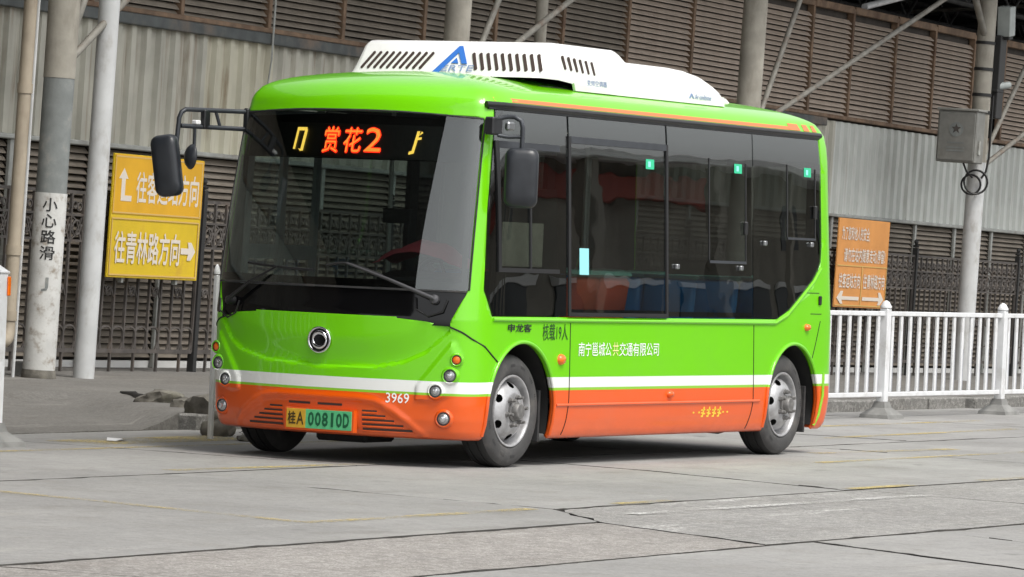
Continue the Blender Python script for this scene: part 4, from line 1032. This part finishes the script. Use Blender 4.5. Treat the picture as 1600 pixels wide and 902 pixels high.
# right side, door side
wr = [pane('side_window', R_, rect(a+.01, 1.12, b-.01, 2.39), 'plain_glass') for a, b in ((1.55, 2.9), (2.9, 4.2), (4.2, 5.0))]
for w in wr[1:]: w.data.materials[0] = MATS['privacy_glass']
for a, b, w in ((1.55, 2.9, wr[0]), (2.9, 4.2, wr[1]), (4.2, 5.0, wr[2])):
    P('pillar', R_, rect(b-.07, 1.0, b+.05, 2.4), -.01, 'black_plastic', w, thick=.04); P('lower_panel', R_, rect(a, 1.03, b, 1.22), -.06, 'black_plastic', w, thick=.02); P('header', R_, rect(a, 2.22, b, 2.4), -.06, 'black_plastic', w, thick=.02)
P('rear_quarter', R_, [(5.0, 1.05), (5.5, 1.3), (5.59, 1.5), (5.59, 2.395), (5.0, 2.395)], .002, 'black_gloss', thick=.02)
dr = empty('passenger_door', None, bus)
for a, b in ((.63, 1.07), (1.09, 1.53)):
    P('door_pane', R_, rect(a, 1.12, b, 2.38), .0, 'plain_glass', dr, thick=.006)
for a0, b0, a1, b1 in ((.605, 1.1, .66, 2.4), (1.045, 1.1, 1.115, 2.4), (1.5, 1.1, 1.56, 2.4), (.66, 1.34, 1.045, 1.44), (1.115, 1.34, 1.5, 1.44), (.66, 2.3, 1.045, 2.39), (1.115, 2.3, 1.5, 2.39), (.66, 1.1, 1.045, 1.16), (1.115, 1.1, 1.5, 1.16)):
    P('door_frame', R_, rect(a0, b0, a1, b1), -.02, 'door_grey', dr, thick=.03, st=.2)
mb = MB(); mb.add([(6.0, -.78, 1.22), (6.0, .78, 1.22), (5.945, .78, 2.23), (5.945, -.78, 2.23)], [(0,1,2,3)]); mb.build('rear_window', 'privacy_glass', bus)

# ---- mouldings, seams, drip rail
mb = MB(); mb.tube([L_(.50+k*(4.86-.50)/30, 1.003, .004) for k in range(31)]+[L_(5.06, 1.06, .004), L_(5.3, 1.185, .004), L_(5.55, 1.32, .004), L_(5.68, 1.42, .004)], .013, 8); mb.build('belt_moulding', 'bus_paint', bus, 60)
mb = MB(); mb.tube([L_(1.42+k*(1.56-1.42)/4, .421, .001) for k in range(5)]+[L_(1.56+k*(4.62-1.56)/24, .421, .003) for k in range(1, 25)], .011, 8); mb.build('skirt_moulding', 'bus_paint', bus, 60)
mb = MB(); mb.tube([L_(.54+k*(5.66-.54)/40, 2.437, .018) for k in range(41)], .022, 8); mb.build('drip_rail', 'trim_black', bus, 60)
mb = MB(); mb.tube([L_(.55+k*(5.65-.55)/40, 2.418, .010) for k in range(41)], .012, 6); mb.build('window_seal', 'steel_tube', bus, 60)
def seam(fn, pts, r=.004, m='under_black', name='panel_seam'):
    mb = MB(); line_on(mb, fn, pts, r, .0005, 5, 5); return mb.build(name, m, bus, 60)
seam(L_, [(1.598, .985), (1.605, .55), (1.60, .42), (1.585, .30), (1.555, .215)]); seam(L_, [(4.495, .985), (4.515, .55), (4.515, .40), (4.49, .30), (4.45, .215)])
seam(L_, [(5.68, 1.02), (5.60, .84), (5.535, .715)]); seam(L_, [(5.42, 1.235), (5.66, 1.235)], .003); seam(L_, [(5.50, 1.075), (5.70, 1.075)], .003)
mb = MB(); line_on(mb, Fr, [(.885, .944), (.955, .91), (1.0, .865)], .006, .001); mb.tube([Fr(1.0, .865, .001), L_(.42, .82, .001), L_(.50, .765, .001), L_(.59, .712, .001)], .006, 6); mb.build('nose_seam', 'under_black', bus, 60)
mb = MB(); line_on(mb, Fr, [(-.885, .944), (-.955, .91), (-1.01, .87)], .006, .001); mb.build('nose_seam', 'under_black', bus, 60)
# pressed creases of the nose and bumper
def arch_lip(fn, cx, r):
    mb = MB(); mb.tube([fn(cx+r, .215, .0), fn(cx+r, .30, .003)]+[fn(cx+r*math.cos(a), .385+r*math.sin(a), .004) for a in [k*R(180)/34 for k in range(35)]]+[fn(cx-r, .30, .003), fn(cx-r, .22, .0)], .014, 8); return mb.build('arch_lip', 'bus_paint', bus, 60)
arch_lip(L_, .925, .468); arch_lip(L_, 5.205, .461); arch_lip(R_, .925, .468)
# bumper grille slots
for k in range(5):
    z = .240+.030*k
    for s in (-1, 1):
        a0 = .33; a1 = .665-.058*k
        if s < 0: a0, a1 = .29, .60-.05*k
        if a1-a0 < .04: continue
        q = P('grille_slot', Fr, rect(min(s*a0, s*a1), z-.007, max(s*a0, s*a1), z+.007), .0025, 'slot_dark', bus, thick=.004)
        mb = MB(); line_on(mb, Fr, [(s*a0, z-.012), (s*(a0+a1)/2, z-.012), (s*a1, z-.012)], .007, .001); mb.build('lip', 'bus_paint', q, 60)
for a0, a1 in ((-.235, -.06), (.0, .185)): P('grille_slot', Fr, rect(a0, .385, a1, .400), .0025, 'slot_dark', bus, thick=.004)
# number plate
pl = empty('number_plate', None, bus); PX = -.016
def Pl(a, b, d=0): return (PX-d, -a, b)
mb = MB(); mb.prism([(-.24, .210), (.295, .210), (.295, .360), (-.24, .360)], lambda a, b, d: (PX+.004+d, -a, b), 0, .05); mb.build('plate_recess', 'bus_paint', pl)
mb = MB(); mb.bbox((PX, .078, .222), (PX+.004, .228, .350), .0015); mb.build('yellow_field', 'plate_yellow', pl)
mb = MB(); mb.bbox((PX, -.282, .222), (PX+.004, .0775, .350), .0015); mb.build('green_field', 'plate_green', pl)
for txt, a0, a1, m in (('桂', -.215, -.155, 'plate_text_dark'), ('A', -.145, -.092, 'plate_text_dark')): mb = MB(); text_on(mb, txt, Pl, a0, a1, .246, .330, off=.03, d=.0015); mb.build('lettering', m, pl)
mb = MB()
for i, ch in enumerate('00810D'):
    a0 = -.055+i*.0548; text_on(mb, ch, Pl, a0+(.014 if ch == '1' else 0), a0+(.032 if ch == '1' else .043), .243, .331, off=.05, d=.0015)
mb.build('lettering', 'plate_text', pl)
# round badge on the nose: chrome rim, dark disc, two chasing crescents
BM = axis_matrix(F_(.0, .819, .002), (-1, 0, -.02)); bd_ = empty('badge', None, bus)
mb = MB(); mb.lathe([(.0, .0), (.088, .0), (.088, .006), (.0, .006)], BM, 32); mb.build('disc', 'black_gloss', bd_, 40)
mb = MB(); mb.tube([BM @ Vector((.083*math.cos(2*PI*k/36), .083*math.sin(2*PI*k/36), .008)) for k in range(36)], .008, 8, closed=True); mb.build('rim', 'chrome', bd_, 60)
for ph in (0, PI):
    mb = MB(); mb.tube([BM @ Vector((.052*math.cos(ph+t)+.004, .050*math.sin(ph+t), .010)) for t in [k*R(200)/16 for k in range(17)]], [.002+.013*math.sin(PI*min(1, .12+k/18)) for k in range(17)], 8); mb.build('crescent', 'chrome', bd_, 60)
# lamps on the front corners
def lamp(name, a, z, r, m, bez=True, dome=.010):
    nrm = (Vector(Fr(a, z, 1))-Vector(Fr(a, z, 0))).normalized(); nrm = (nrm+Vector((-.9, -.15, 0))).normalized(); M = axis_matrix(Fr(a, z, .0), nrm)
    e = empty(name, None, bus); mb = MB(); mb.lathe([(r*1.55, -.02), (r*1.5, .004), (r*1.2, .016), (r*1.02, .012)], M, 24); mb.build('surround', 'bus_paint', e, 60)
    mb = MB(); mb.lathe([(r*1.05, -.03), (r*1.04, .014), (r*.93, .014), (r*.9, .004)], M, 24); mb.build('bezel', 'lamp_dark', e, 50)
    mb = MB(); mb.lathe([(r*.93, .004), (r*.8, .004+dome*.5), (r*.5, .004+dome*.9), (0, .004+dome)], M, 24); mb.build('lens', m, e, 60)
    if m == 'lens':
        mb = MB(); mb.lathe([(r*.45, .004+dome*.8), (r*.4, .010+dome), (0, .012+dome)], M, 16); mb.build('reflector', 'chrome', e, 60)
for s in (-1, 1):
    lamp('indicator_lamp', s*.94, .728, .031, 'amber'); lamp('headlamp', s*.907, .620, .041, 'lens'); lamp('headlamp', s*.823, .514, .040, 'lens'); lamp('fog_lamp', s*.868, .332, .043, 'lens', dome=.022)
def side_lamp(x, z, r, name='side_marker_lamp', m='amber', ax=1.0):
    nrm = Vector(L_(x, z, 1))-Vector(L_(x, z, 0)); M = axis_matrix(L_(x, z, 0), nrm) @ Matrix.Diagonal((ax, 1, 1, 1))
    mb = MB(); mb.lathe([(r*1.1, 0), (r, .012), (r*.75, .026), (0, .034)], M, 16); return mb.build(name, m, bus, 60)
side_lamp(1.473, .734, .036, ax=1.25); side_lamp(5.433, .971, .026, ax=1.5); side_lamp(3.138, .482, .026, 'charge_cap', 'bus_paint', 1.5)
mb = MB(); mb.bbox((-.02, -.012, -.035), (.02, .004, .035), .006, M=T(*L_(5.664, 1.178, .004))); mb.build('latch', 'under_black', bus)

# ---- writing on the body
def letter(txt, fn, a0, a1, b0, b1, m, off=.0, d=.0025, name='lettering'):
    mb = MB(); text_on(mb, txt, fn, a0, a1, b0, b1, off=off, d=d); return mb.build(name, m, bus)
letter('3969', Fr, .495, .648, .424, .490, 'white_print', .012)
for txt, a0, a1, m in (('南宁邕城公', 1.725, 2.215, 'white_print'), ('共', 2.235, 2.325, 'cream_print'), ('交通有限公司', 2.337, 2.945, 'white_print')): letter(txt, L_, a0, a1, .757, .852, m, .004)
letter('核载19人', L_, 1.20, 1.560, .865, .978, 'dark_print', .008)
letter('申龙客', L_, .705, 1.030, .922, .975, 'chrome', .03, .006)
for x in (3.545, 3.635, 4.03, 4.10):
    mb = MB(); mb.prism(rect(x-.012, .338, x+.012, .35), L_, .001, .002); mb.build('ornament', 'yellow_print', bus)
for x in (3.70, 3.79, 3.88, 3.965):
    mb = MB(); mb.prism([(x-.035, .355), (x-.004, .357), (x+.002, .385), (x+.02, .385), (x+.014, .359), (x+.03, .36), (x+.03, .370), (x+.016, .369), (x+.012, .340), (x+.035, .340), (x+.035, .330), (x+.006, .329), (x+.006, .31), (x-.03, .31), (x-.03, .322), (x-.012, .322), (x-.01, .335), (x-.03, .335), (x-.03, .345), (x-.008, .345), (x-.006, .366), (x-.035, .365)], L_, .001, .0022); mb.build('ornament', 'yellow_print', bus)
# orange stripe along the roof edge with broken end
P('roof_stripe', L_, rect(.62, 2.466, 5.25, 2.492), .002, 'orange_print', st=.2)
for k, (a, b) in enumerate(((5.16, 5.36), (5.42, 5.53), (5.58, 5.66))): P('roof_stripe', L_, [(a, 2.466), (b, 2.466), (b-.02, 2.515), (a, 2.515)], .0035, 'orange_print', st=.1)
# rear corner bumper strip
mb = MB(); mb.tube([L_(5.76, .62, .004), L_(5.75, .45, .006), L_(5.71, .30, .006), L_(5.66, .22, .004)], .012, 8); mb.build('bumper_strip', 'lime_print', bus, 60)

# ---- wheels
def wheel_parts(e):
    """built facing local -y (outer side), hub at the origin; outer sidewall plane at y=0"""
    M = Matrix.Rotation(PI/2, 4, 'X')        # local z -> -y
    W_ = .215
    mb = MB(); mb.lathe([(.243, -.012), (.252, .004), (.262, .010), (.285, .014), (.315, .014), (.340, .008), (.358, -.002), (.368, -.014), (.3735, -.022)], M, 56)
    mb.lathe([(.243, -W_+.012), (.285, -W_-.010), (.34, -W_-.006), (.3735, -W_+.022)], M, 40); ty = mb.build('tyre', 'tyre', e, 50)
    mb = MB()
    grooves = [(.3735, -.022), (.3815, -.034), (.3835, -.055), (.3835, -.066), (.375, -.068), (.375, -.076), (.3835, -.078), (.3835, -.137), (.375, -.139), (.375, -.147), (.3835, -.149), (.3835, -.160), (.3815, -W_+.034), (.3735, -W_+.022)]
    mb.lathe(grooves, M, 72); mb.build('tread', 'tread', ty, 30)
    mb = MB()   # raised sidewall lettering blocks
    for k in range(14):
        if k % 7 > 3: continue
        a = 2*PI*k/14+.2
        for dth in (0, .05, .10, .15):
            c = [(.300, a+dth), (.300, a+dth+.03), (.318, a+dth+.03), (.318, a+dth)]
            mb.add([M @ Vector((r_*math.cos(t), r_*math.sin(t), .0155)) for r_, t in c], [(0,1,2,3)])
    mb.build('sidewall_mark', 'rubber', ty)
    # rim: lip, well, convex dish with six hand holes
    mb = MB(); mb.lathe([(.243, -.02), (.246, .004), (.243, .010), (.236, .011), (.229, .006), (.225, -.02), (.216, -.05), (.208, -.07)], M, 56); rm = mb.build('rim', 'rim_silver', e, 50)
    prof_ = [(.210, -.075), (.203, -.055), (.193, -.030), (.182, -.014), (.170, -.002), (.158, .008), (.146, .016), (.135, .022), (.124, .026), (.112, .026), (.100, .024), (.0, .022)]
    prof_ = [tuple(Vector(prof_[i]).lerp(Vector(prof_[i+1]), k/4)) for i in range(9) for k in range(4)]+prof_[9:]
    seg = 180; mb = MB(); n = len(prof_)
    for k in range(seg):
        a = 2*PI*k/seg
        for r_, h in prof_: mb.v.append(tuple(M @ Vector((r_*math.cos(a), r_*math.sin(a), h))))
    def dens(k, i):
        a = (2*PI*(k+.5)/seg) % (PI/3)-PI/6; rm_ = (prof_[i][0]+prof_[i+1][0])/2
        return ((a*rm_)/.030)**2+((rm_-.176)/.021)**2 < 1
    for k in range(seg):
        l = (k+1) % seg
        for i in range(n-1):
            if dens(k, i): continue
            mb.f.append([k*n+i, l*n+i, l*n+i+1, k*n+i+1]); mb.m.append(0)
    ds = mb.build('dish', 'rim_silver', rm, 40); ds.data.materials[0] = MATS['rim_silver']
    mb = MB(); mb.lathe([(0, -.06), (.2, -.06), (.2, -.15), (0, -.15)], M, 32); mb.build('brake_drum', 'under_black', rm, 40)
    hb = MB(); hb.lathe([(.074, .022), (.072, .036), (.058, .042), (.055, .075), (.048, .082), (0, .084)], M, 28); h = hb.build('hub', 'hub_grey', e, 40)
    for k in range(6):
        a = 2*PI*k/6+.2; q = M @ T(.098*math.cos(a), .098*math.sin(a), .022)
        mb = MB(); mb.lathe([(.022, 0), (.021, .008), (.016, .010), (.0155, .034), (.012, .037), (.0105, .056), (0, .057)], q, 6); mb.build('wheel_nut', 'hub_grey', h)
def wheel(M, src=None):
    e = empty('wheel', M, bus)
    if src is None: wheel_parts(e)
    else:
        for c in src.children:
            q = inst(c, e, c.matrix_local)
            for d in c.children: inst(d, q, d.matrix_local)
    return e
wh = wheel(T(WB0, -.985, TR) @ Matrix.Rotation(R(-1.5), 4, 'Z'))
for M in (T(WB1, -.985, TR) @ Matrix.Rotation(.7, 4, 'Y'), T(WB0, .985, TR) @ Matrix.Rotation(PI, 4, 'Z'), T(WB1, .985, TR) @ Matrix.Rotation(PI, 4, 'Z')): wheel(M, wh)
# arch liners, mud flaps, underside
for cx, rr in ((.925, .475), (5.205, .468)):
    for s in (-1, 1):
        mb = MB(); mb.tube
        pr = [R(-20)+k*R(220)/24 for k in range(25)]
        vs = [(cx+rr*math.cos(a), s*1.0, .385+rr*math.sin(a)) for a in pr]+[(cx+rr*math.cos(a), s*.62, .385+rr*math.sin(a)) for a in pr]
        n = len(pr); mb.add(vs, [(i, i+1, n+i+1, n+i) for i in range(n-1)]+[tuple(range(n, 2*n))]); mb.build('wheel_arch_liner', 'under_black', bus, 50)
for x, s in ((1.335, -1), (5.60, -1), (1.335, 1), (5.60, 1)):
    mb = MB(); mb.bbox((x-.012, s*.97 if s < 0 else s*.70, .165), (x+.012, s*.70 if s < 0 else s*.97, .52), .004); mb.build('mud_flap', 'rubber', bus)
mb = MB(); mb.box((.30, -.62, .20), (5.85, .62, .40)); mb.box((1.42, -.98, .24), (4.72, .98, .40)); mb.build('chassis', 'under_black', bus)
mb = MB(); mb.bbox((.35, -.18, .13), (.75, .22, .2), .02); mb.build('steering_box', 'under_black', bus)
mb = MB(); mb.bbox((4.02, -.90, .205), (4.45, -.60, .24), .01); mb.tube([(4.05, -.88, .20), (4.30, -.88, .185), (4.62, -.86, .215)], .018, 8); mb.build('underbody_bracket', 'under_black', bus)
for x in (WB0, WB1):
    mb = MB(); mb.tube([(x, -.85, TR), (x, .85, TR)], .06, 10); mb.build('axle', 'under_black', bus, 50)

# ---- mirrors
def rounded_case(mb, w, h, dpt, M, n=8, bulge=.35):
    """mirror shell: rounded rectangle section, domed back"""
    def rr(sx, sz, k=6, rad=.06):
        out = []
        for cx, cz, a0 in ((sx-rad, sz-rad, 0), (-sx+rad, sz-rad, PI/2), (-sx+rad, -sz+rad, PI), (sx-rad, -sz+rad, 1.5*PI)):
            for j in range(k+1): a = a0+PI/2*j/k; out.append((cx+rad*math.cos(a), cz+rad*math.sin(a)))
        return out
    lay = [(.90, 0), (1, .10), (1, .45), (.97, .68), (.86, .86), (.65, .96), (.35, 1.0)]; vs = []; m = None
    for k, dp in lay:
        o = rr(w/2*k+(1-k)*.02, h/2*(1-(1-k)*.6), rad=min(.055, w/2*k*.95)); m = len(o)
        vs += [M @ Vector((x, -dp*dpt, z)) for x, z in o]
    fs = [(i*m+j, i*m+(j+1) % m, (i+1)*m+(j+1) % m, (i+1)*m+j) for i in range(len(lay)-1) for j in range(m)]+[tuple(range(m))[::-1], tuple(range((len(lay)-1)*m, len(lay)*m))]
    return mb.add(vs, fs)
# right-hand mirror (picture left): tubular arm ahead of the door corner
mr = empty('wing_mirror', None, bus); A = Vector((.50, .96, 2.345)); B = Vector((.50, .965, 2.225))
d_ = Vector((-.60, .20, 0)); EL = Vector((-.02, 1.13, 2.335))
mb = MB(); mb.tube([A+Vector((0, -.05, 0)), A, A.lerp(EL, .9), EL, EL+Vector((-.035, .01, -.02)), EL+Vector((-.052, .016, -.06)), Vector((-.085, 1.15, 2.12)), Vector((-.09, 1.15, 2.05))], .0165, 10); mb.build('arm', 'steel_tube', mr, 60)
E2 = Vector((-.06, 1.14, 2.222)); mb = MB(); mb.tube([B+Vector((0, -.05, 0)), B, B.lerp(E2, .97), E2], .0165, 10); mb.build('arm', 'steel_tube', mr, 60)
mb = MB(); mb.tube([A.lerp(EL, .52), B.lerp(E2, .40)], .012, 8); mb.build('stay', 'steel_tube', mr, 60)
p_ = A.lerp(EL, .68); mb = MB(); mb.bbox((-.035, -.02, -.125), (.035, .02, .0), .006, M=T(*p_)); mb.build('clamp_plate', 'black_plastic', mr)
mb = MB(); mb.bbox((-.03, -.02, -.015), (.03, .02, .015), .006, M=T(*(A.lerp(EL, .82)+Vector((0, 0, -.085))))); mb.build('bolt_cover', 'litter', mr)
mb = MB(); mb.tube([E2+Vector((.02, 0, .0)), E2+Vector((.10, -.03, .005)), E2+Vector((.125, -.035, -.02)), E2+Vector((.125, -.035, -.20))], .012, 8); mb.build('arm', 'steel_tube', mr, 60)
MM = T(-.155, 1.16, 1.945) @ Matrix.Rotation(R(-74), 4, 'Z') @ Matrix.Rotation(R(-9), 4, 'Y')
mb = MB(); rounded_case(mb, .185, .42, .11, MM); mb.build('case', 'mirror_plastic', mr, 50)
mb = MB(); mb.add([MM @ Vector(p) for p in ((-.075, .003, -.18), (.075, .003, -.18), (.075, .003, .18), (-.075, .003, .18))], [(0,1,2,3)]); mb.build('glass', 'chrome', mr)
Q = axis_matrix((.055, 1.115, 2.015), (-.80, .45, .05)); mb = MB(); mb.lathe([(0, .05), (.03, .046), (.06, .03), (.078, .008), (.08, 0), (.076, -.006), (0, -.006)], Q @ Matrix.Diagonal((.9, 1.1, 1, 1)), 24); mb.build('kerb_mirror', 'mirror_plastic', mr, 50)
mb = MB(); mb.bbox((-.03, -.02, -.09), (.03, .025, .09), .01, M=T(.50, .955, 2.28)); mb.build('bracket', 'black_plastic', mr)
# left-hand mirror
ml = empty('wing_mirror', T(-.13, 0, 0), bus)
mb = MB(); mb.bbox((-.065, -.035, -.06), (.065, .035, .06), .01, M=T(.60, -1.0, 2.295)); mb.build('bracket', 'black_plastic', ml)
mb = MB(); mb.tube([(.64, -1.01, 2.345), (.68, -1.06, 2.362), (.69, -1.11, 2.36), (.70, -1.155, 2.335), (.705, -1.165, 2.29), (.705, -1.165, 2.10)], .0165, 10); mb.build('arm', 'steel_tube', ml, 60)
mb = MB(); mb.tube([(.62, -1.02, 2.235), (.66, -1.08, 2.225), (.705, -1.16, 2.23)], .013, 8); mb.build('arm', 'steel_tube', ml, 60)
mb = MB(); mb.bbox((-.045, -.02, -.03), (.045, .02, .03), .012, M=T(.75, -1.04, 2.30)); mb.build('bolt_cover', 'alu', ml)
MM = T(.715, -1.165, 1.955) @ Matrix.Rotation(R(-62), 4, 'Z')
mb = MB(); rounded_case(mb, .225, .40, .11, MM); mb.build('case', 'mirror_plastic', ml, 50)
mb = MB(); mb.add([MM @ Vector(p) for p in ((-.09, .003, -.17), (.09, .003, -.17), (.09, .003, .17), (-.09, .003, .17))], [(0,1,2,3)]); mb.build('glass', 'chrome', ml)

# ---- roof air conditioner
ac = empty('air_conditioner', None, bus)
top = [(1.50, 2.665), (1.53, 2.70), (1.66, 2.885), (1.70, 2.912), (1.78, 2.922), (2.68, 2.922), (2.74, 2.912), (2.86, 2.855), (2.92, 2.846), (3.55, 2.846), (3.82, 2.835), (4.06, 2.808), (4.26, 2.752), (4.37, 2.712), (4.395, 2.69), (4.405, 2.60)]
sec = [(-.765, 'b'), (-.765, .10), (-.76, .35), (-.745, .75), (-.73, .93), (-.70, 1.0), (-.4, 1.06), (0, 1.08), (.4, 1.06), (.70, 1.0), (.73, .93), (.745, .75), (.76, .35), (.765, .10), (.765, 'b')]
mb = MB(); n = len(sec)
def ac_floor(x): return 2.60+.065*(1-sm(1.9, 2.35, x))
for x, z in top:
    fl = ac_floor(x)
    for y, k in sec:
        h = z-fl; yy = y*(1-.20*max(0, (x-4.0)/.42)**2*0)
        mb.v.append((x+(.05*(1-(y/.77)**2)*-1 if x < 1.75 else 0), yy, fl if k == 'b' else fl+h*min(1.0, k)+(.012*(k-1) if k > 1 else 0)))
for i in range(len(top)-1):
    for j in range(n-1): mb.f.append([i*n+j, (i+1)*n+j, (i+1)*n+j+1, i*n+j+1]); mb.m.append(0)
mb.f.append(list(range(n))); mb.m.append(0); mb.f.append(list(range((len(top)-1)*n, len(top)*n))); mb.m.append(0)
mb.build('cover', 'ac_white', ac, 38)
mb = MB(); mb.bbox((1.62, -.72, 2.55), (4.36, .72, 2.62), .02); mb.build('seal', 'rubber', ac)
def AF(a, b, d=0):        # sloping front of the unit: a to picture right, b along the slope (metres up)
    x = 1.53+(b-.035)*(.13/.185); z = 2.665+b; y = -a
    nx, nz = -.818, .575
    return (x-.05*(1-(y/.77)**2)+nx*d, y, z+nz*d)
for s in (-1, 1):
    for k in range(10):
        c = s*(.165+.055*k)-.02+(.035 if s < 0 else .09)
        w = .013; sl = s*-.028; q = []
        for (u, vv, a0) in ((c+sl*-1*-1, .155, 0), (c-sl, .055, PI)):
            for j in range(7): a = a0+PI*j/6; q.append((u+w*math.cos(a), vv+w*math.sin(a)))
        mb = MB(); mb.prism(q, AF, .001, .004); o = mb.build('vent_slot', 'slot_dark', ac)
def AS(x, z, d=0):        # near side of the unit
    k = (z-ac_floor(x))/.25; return (x, -.765+.02*max(0, min(1, k))-d, z)
for k in range(6):
    x = 1.85+.088*k; q = []
    for u, vv, a0 in ((x, 2.828-.004*k, 0), (x+.035, 2.752-.004*k, PI)):
        for j in range(7): a = a0+PI*j/6; q.append((u+.016*math.cos(a), vv+.010*math.sin(a)))
    mb = MB(); mb.prism(q, AS, .001, .007); mb.build('vent_slot', 'slot_dark', ac)
mb = MB(); mb.prism([(-.075, .012), (-.02, .012), (.085, .165), (.14, .085), (.185, .085), (.10, .212), (.072, .212)], AF, .003, .007); lg = mb.build('logo', 'blue_print', ac)
mb = MB(); mb.prism([(.055, .088), (.115, .088), (.085, .128)], AF, .003, .006); mb.build('logo_detail', 'blue_print', lg)
mb = MB(); text_on(mb, 'ERTE', AF, -.0, .245, .030, .074, off=.01, d=.006); mb.build('lettering', 'grey_blue_print', ac)
mb = MB(); text_on(mb, '变频空调器', AS, 2.20, 2.50, 2.648, 2.688, off=.01, d=.012); mb.build('lettering', 'grey_blue_print', ac)
mb = MB(); text_on(mb, 'Air conditioner', AS, 3.90, 4.17, 2.635, 2.672, off=.02, d=.012); mb.build('lettering', 'grey_blue_print', ac)
mb = MB(); mb.prism([(3.80, 2.638), (3.825, 2.638), (3.845, 2.66), (3.865, 2.638), (3.885, 2.638), (3.85, 2.674), (3.835, 2.674)], AS, .010, .013); mb.build('label_mark', 'grey_blue_print', ac)
mb = MB(); mb.prism([(2.03, 2.602), (2.62, 2.602), (2.62, 2.70), (2.10, 2.70), (2.0, 2.66)], AS, -.01, .010); mb.build('service_flap', 'ac_white', ac)
mb = MB(); mb.prism([(2.625, 2.602), (4.39, 2.602), (4.39, 2.67), (2.625, 2.70)], AS, -.01, .008); mb.build('side_skirt', 'ac_white', ac)
mb = MB(); mb.box((4.39, -.76, 2.63), (4.44, -.70, 2.66)); mb.build('drain_stub', 'ac_white', ac)
# low white boxes at the back of the roof
mb = MB(); mb.bbox((4.75, -.50, 2.56), (5.05, .50, 2.685), .03); mb.bbox((5.10, -.40, 2.56), (5.2, .40, 2.68), .03); mb.build('rear_roof_box', 'ac_white', bus)

# ---- cabin
mb = MB(); mb.box((.35, -.6, .42), (5.8, .6, .46)); mb.box((1.43, -.98, .421), (4.7, -.6, .461)); mb.box((1.43, .6, .421), (4.7, .98, .461)); mb.build('floor', 'cabin_floor', bus)
mb = MB(); mb.box((5.70, -.95, .46), (5.76, .95, 1.25)); mb.build('rear_bulkhead', 'lining', bus)
mb = MB(); mb.prism([(.30, .46), (.75, .46), (.80, 1.02), (.62, 1.16), (.36, 1.12)], lambda a, b, d: (a, d, b), -.86, .84); mb.build('dashboard', 'dash', bus)
mb = MB(); mb.prism([(.42, 1.10), (.80, 1.0), (.84, 1.20), (.72, 1.30), (.52, 1.26)], lambda a, b, d: (a, d, b), -.80, -.12); mb.build('instrument_hood', 'dash', bus)
SWM = axis_matrix((.88, -.48, 1.22), (.75, 0, .66)); mb = MB(); mb.tube([SWM @ Vector((.225*math.cos(2*PI*k/32), .225*math.sin(2*PI*k/32), 0)) for k in range(32)], .016, 8, closed=True)
for a in (R(-30), R(90), R(210)): mb.tube([SWM @ Vector((0, 0, -.02)), SWM @ Vector((.22*math.cos(a), .22*math.sin(a), 0))], .013, 6)
mb.tube([SWM @ Vector((0, 0, 0)), (.70, -.48, .95)], .03, 8); mb.build('steering_wheel', 'trim_black', bus, 60)
def seat(x, y, m, rz=0, head=False, w=.42):
    e = empty('seat', T(x, y, .46) @ Matrix.Rotation(rz, 4, 'Z'), bus)
    mb = MB(); mb.bbox((-.02, -w/2, .36), (.42, w/2, .47), .03); mb.build('cushion', m, e, 50)
    mb = MB(); mb.bbox((.0, -w/2, .0), (.085, w/2, .42 if not head else .56), .03, M=T(.38, 0, .44) @ Matrix.Rotation(R(9), 4, 'Y')); mb.build('backrest', m, e, 50)
    mb = MB(); mb.bbox((-.004, -w/2-.01, .42 if not head else .56), (.09, w/2+.01, .46 if not head else .60), .02, M=T(.38, 0, .44) @ Matrix.Rotation(R(9), 4, 'Y')); mb.build('grab_rail', 'seat_shell', e, 50)
    if head: mb = MB(); mb.bbox((.02, -.13, .66), (.09, .13, .86), .03, M=T(.38, 0, .44) @ Matrix.Rotation(R(9), 4, 'Y')); mb.build('headrest', m, e, 50)
    mb = MB(); mb.box((.1, -.05, .0), (.3, .05, .37)); mb.build('pedestal', 'under_black', e)
seat(1.22, -.48, 'red_cover_and_reflection', head=True, w=.5)
seat(2.05, -.40, 'seat_red', rz=-PI/2); seat(2.50, -.40, 'seat_red', rz=-PI/2)
for x in (3.25, 3.95): seat(x, -.72, 'seat_blue'); seat(x, -.28, 'seat_blue'); seat(x, .70, 'seat_blue')
for y in (-.72, -.25, .25, .72): seat(4.85, y, 'seat_blue')
seat(2.6, .70, 'seat_blue')
for x, y in ((1.62, -.25), (1.62, .45), (2.95, -.40), (4.5, .4)):
    mb = MB(); mb.tube([(x, y, .46), (x, y, 2.5)], .017, 8); mb.build('grab_pole', 'handrail', bus, 60)
mb = MB(); mb.tube([(1.6, -.35, 2.2), (5.3, -.35, 2.2)], .016, 8); mb.tube([(1.6, .35, 2.2), (5.3, .35, 2.2)], .016, 8); mb.build('ceiling_rail', 'handrail', bus, 60)
mb = MB(); mb.bbox((1.56, -.95, .46), (1.59, -.22, 1.9), .005); mb.build('partition', 'lining', bus)
mb = MB(); mb.bbox((.78, -.93, 1.36), (1.36, -.925, 1.66), .002); mb.build('route_notice', 'notice', bus)
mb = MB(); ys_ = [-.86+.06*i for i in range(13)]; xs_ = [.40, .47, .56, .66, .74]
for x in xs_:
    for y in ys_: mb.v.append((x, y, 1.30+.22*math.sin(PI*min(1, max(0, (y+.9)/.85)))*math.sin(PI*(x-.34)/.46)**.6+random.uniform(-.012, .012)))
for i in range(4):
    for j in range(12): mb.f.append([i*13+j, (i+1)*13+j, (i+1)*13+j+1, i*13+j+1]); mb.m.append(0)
mb.build('red_reflection_sheet', 'red_cover_and_reflection', bus, 70)  # red sheet on the dash, standing in for a red windscreen reflection
mb = MB(); mb.bbox((.62, -.30, 1.62), (.66, -.08, 1.72), .004); mb.build('cab_monitor', 'black_plastic', bus)
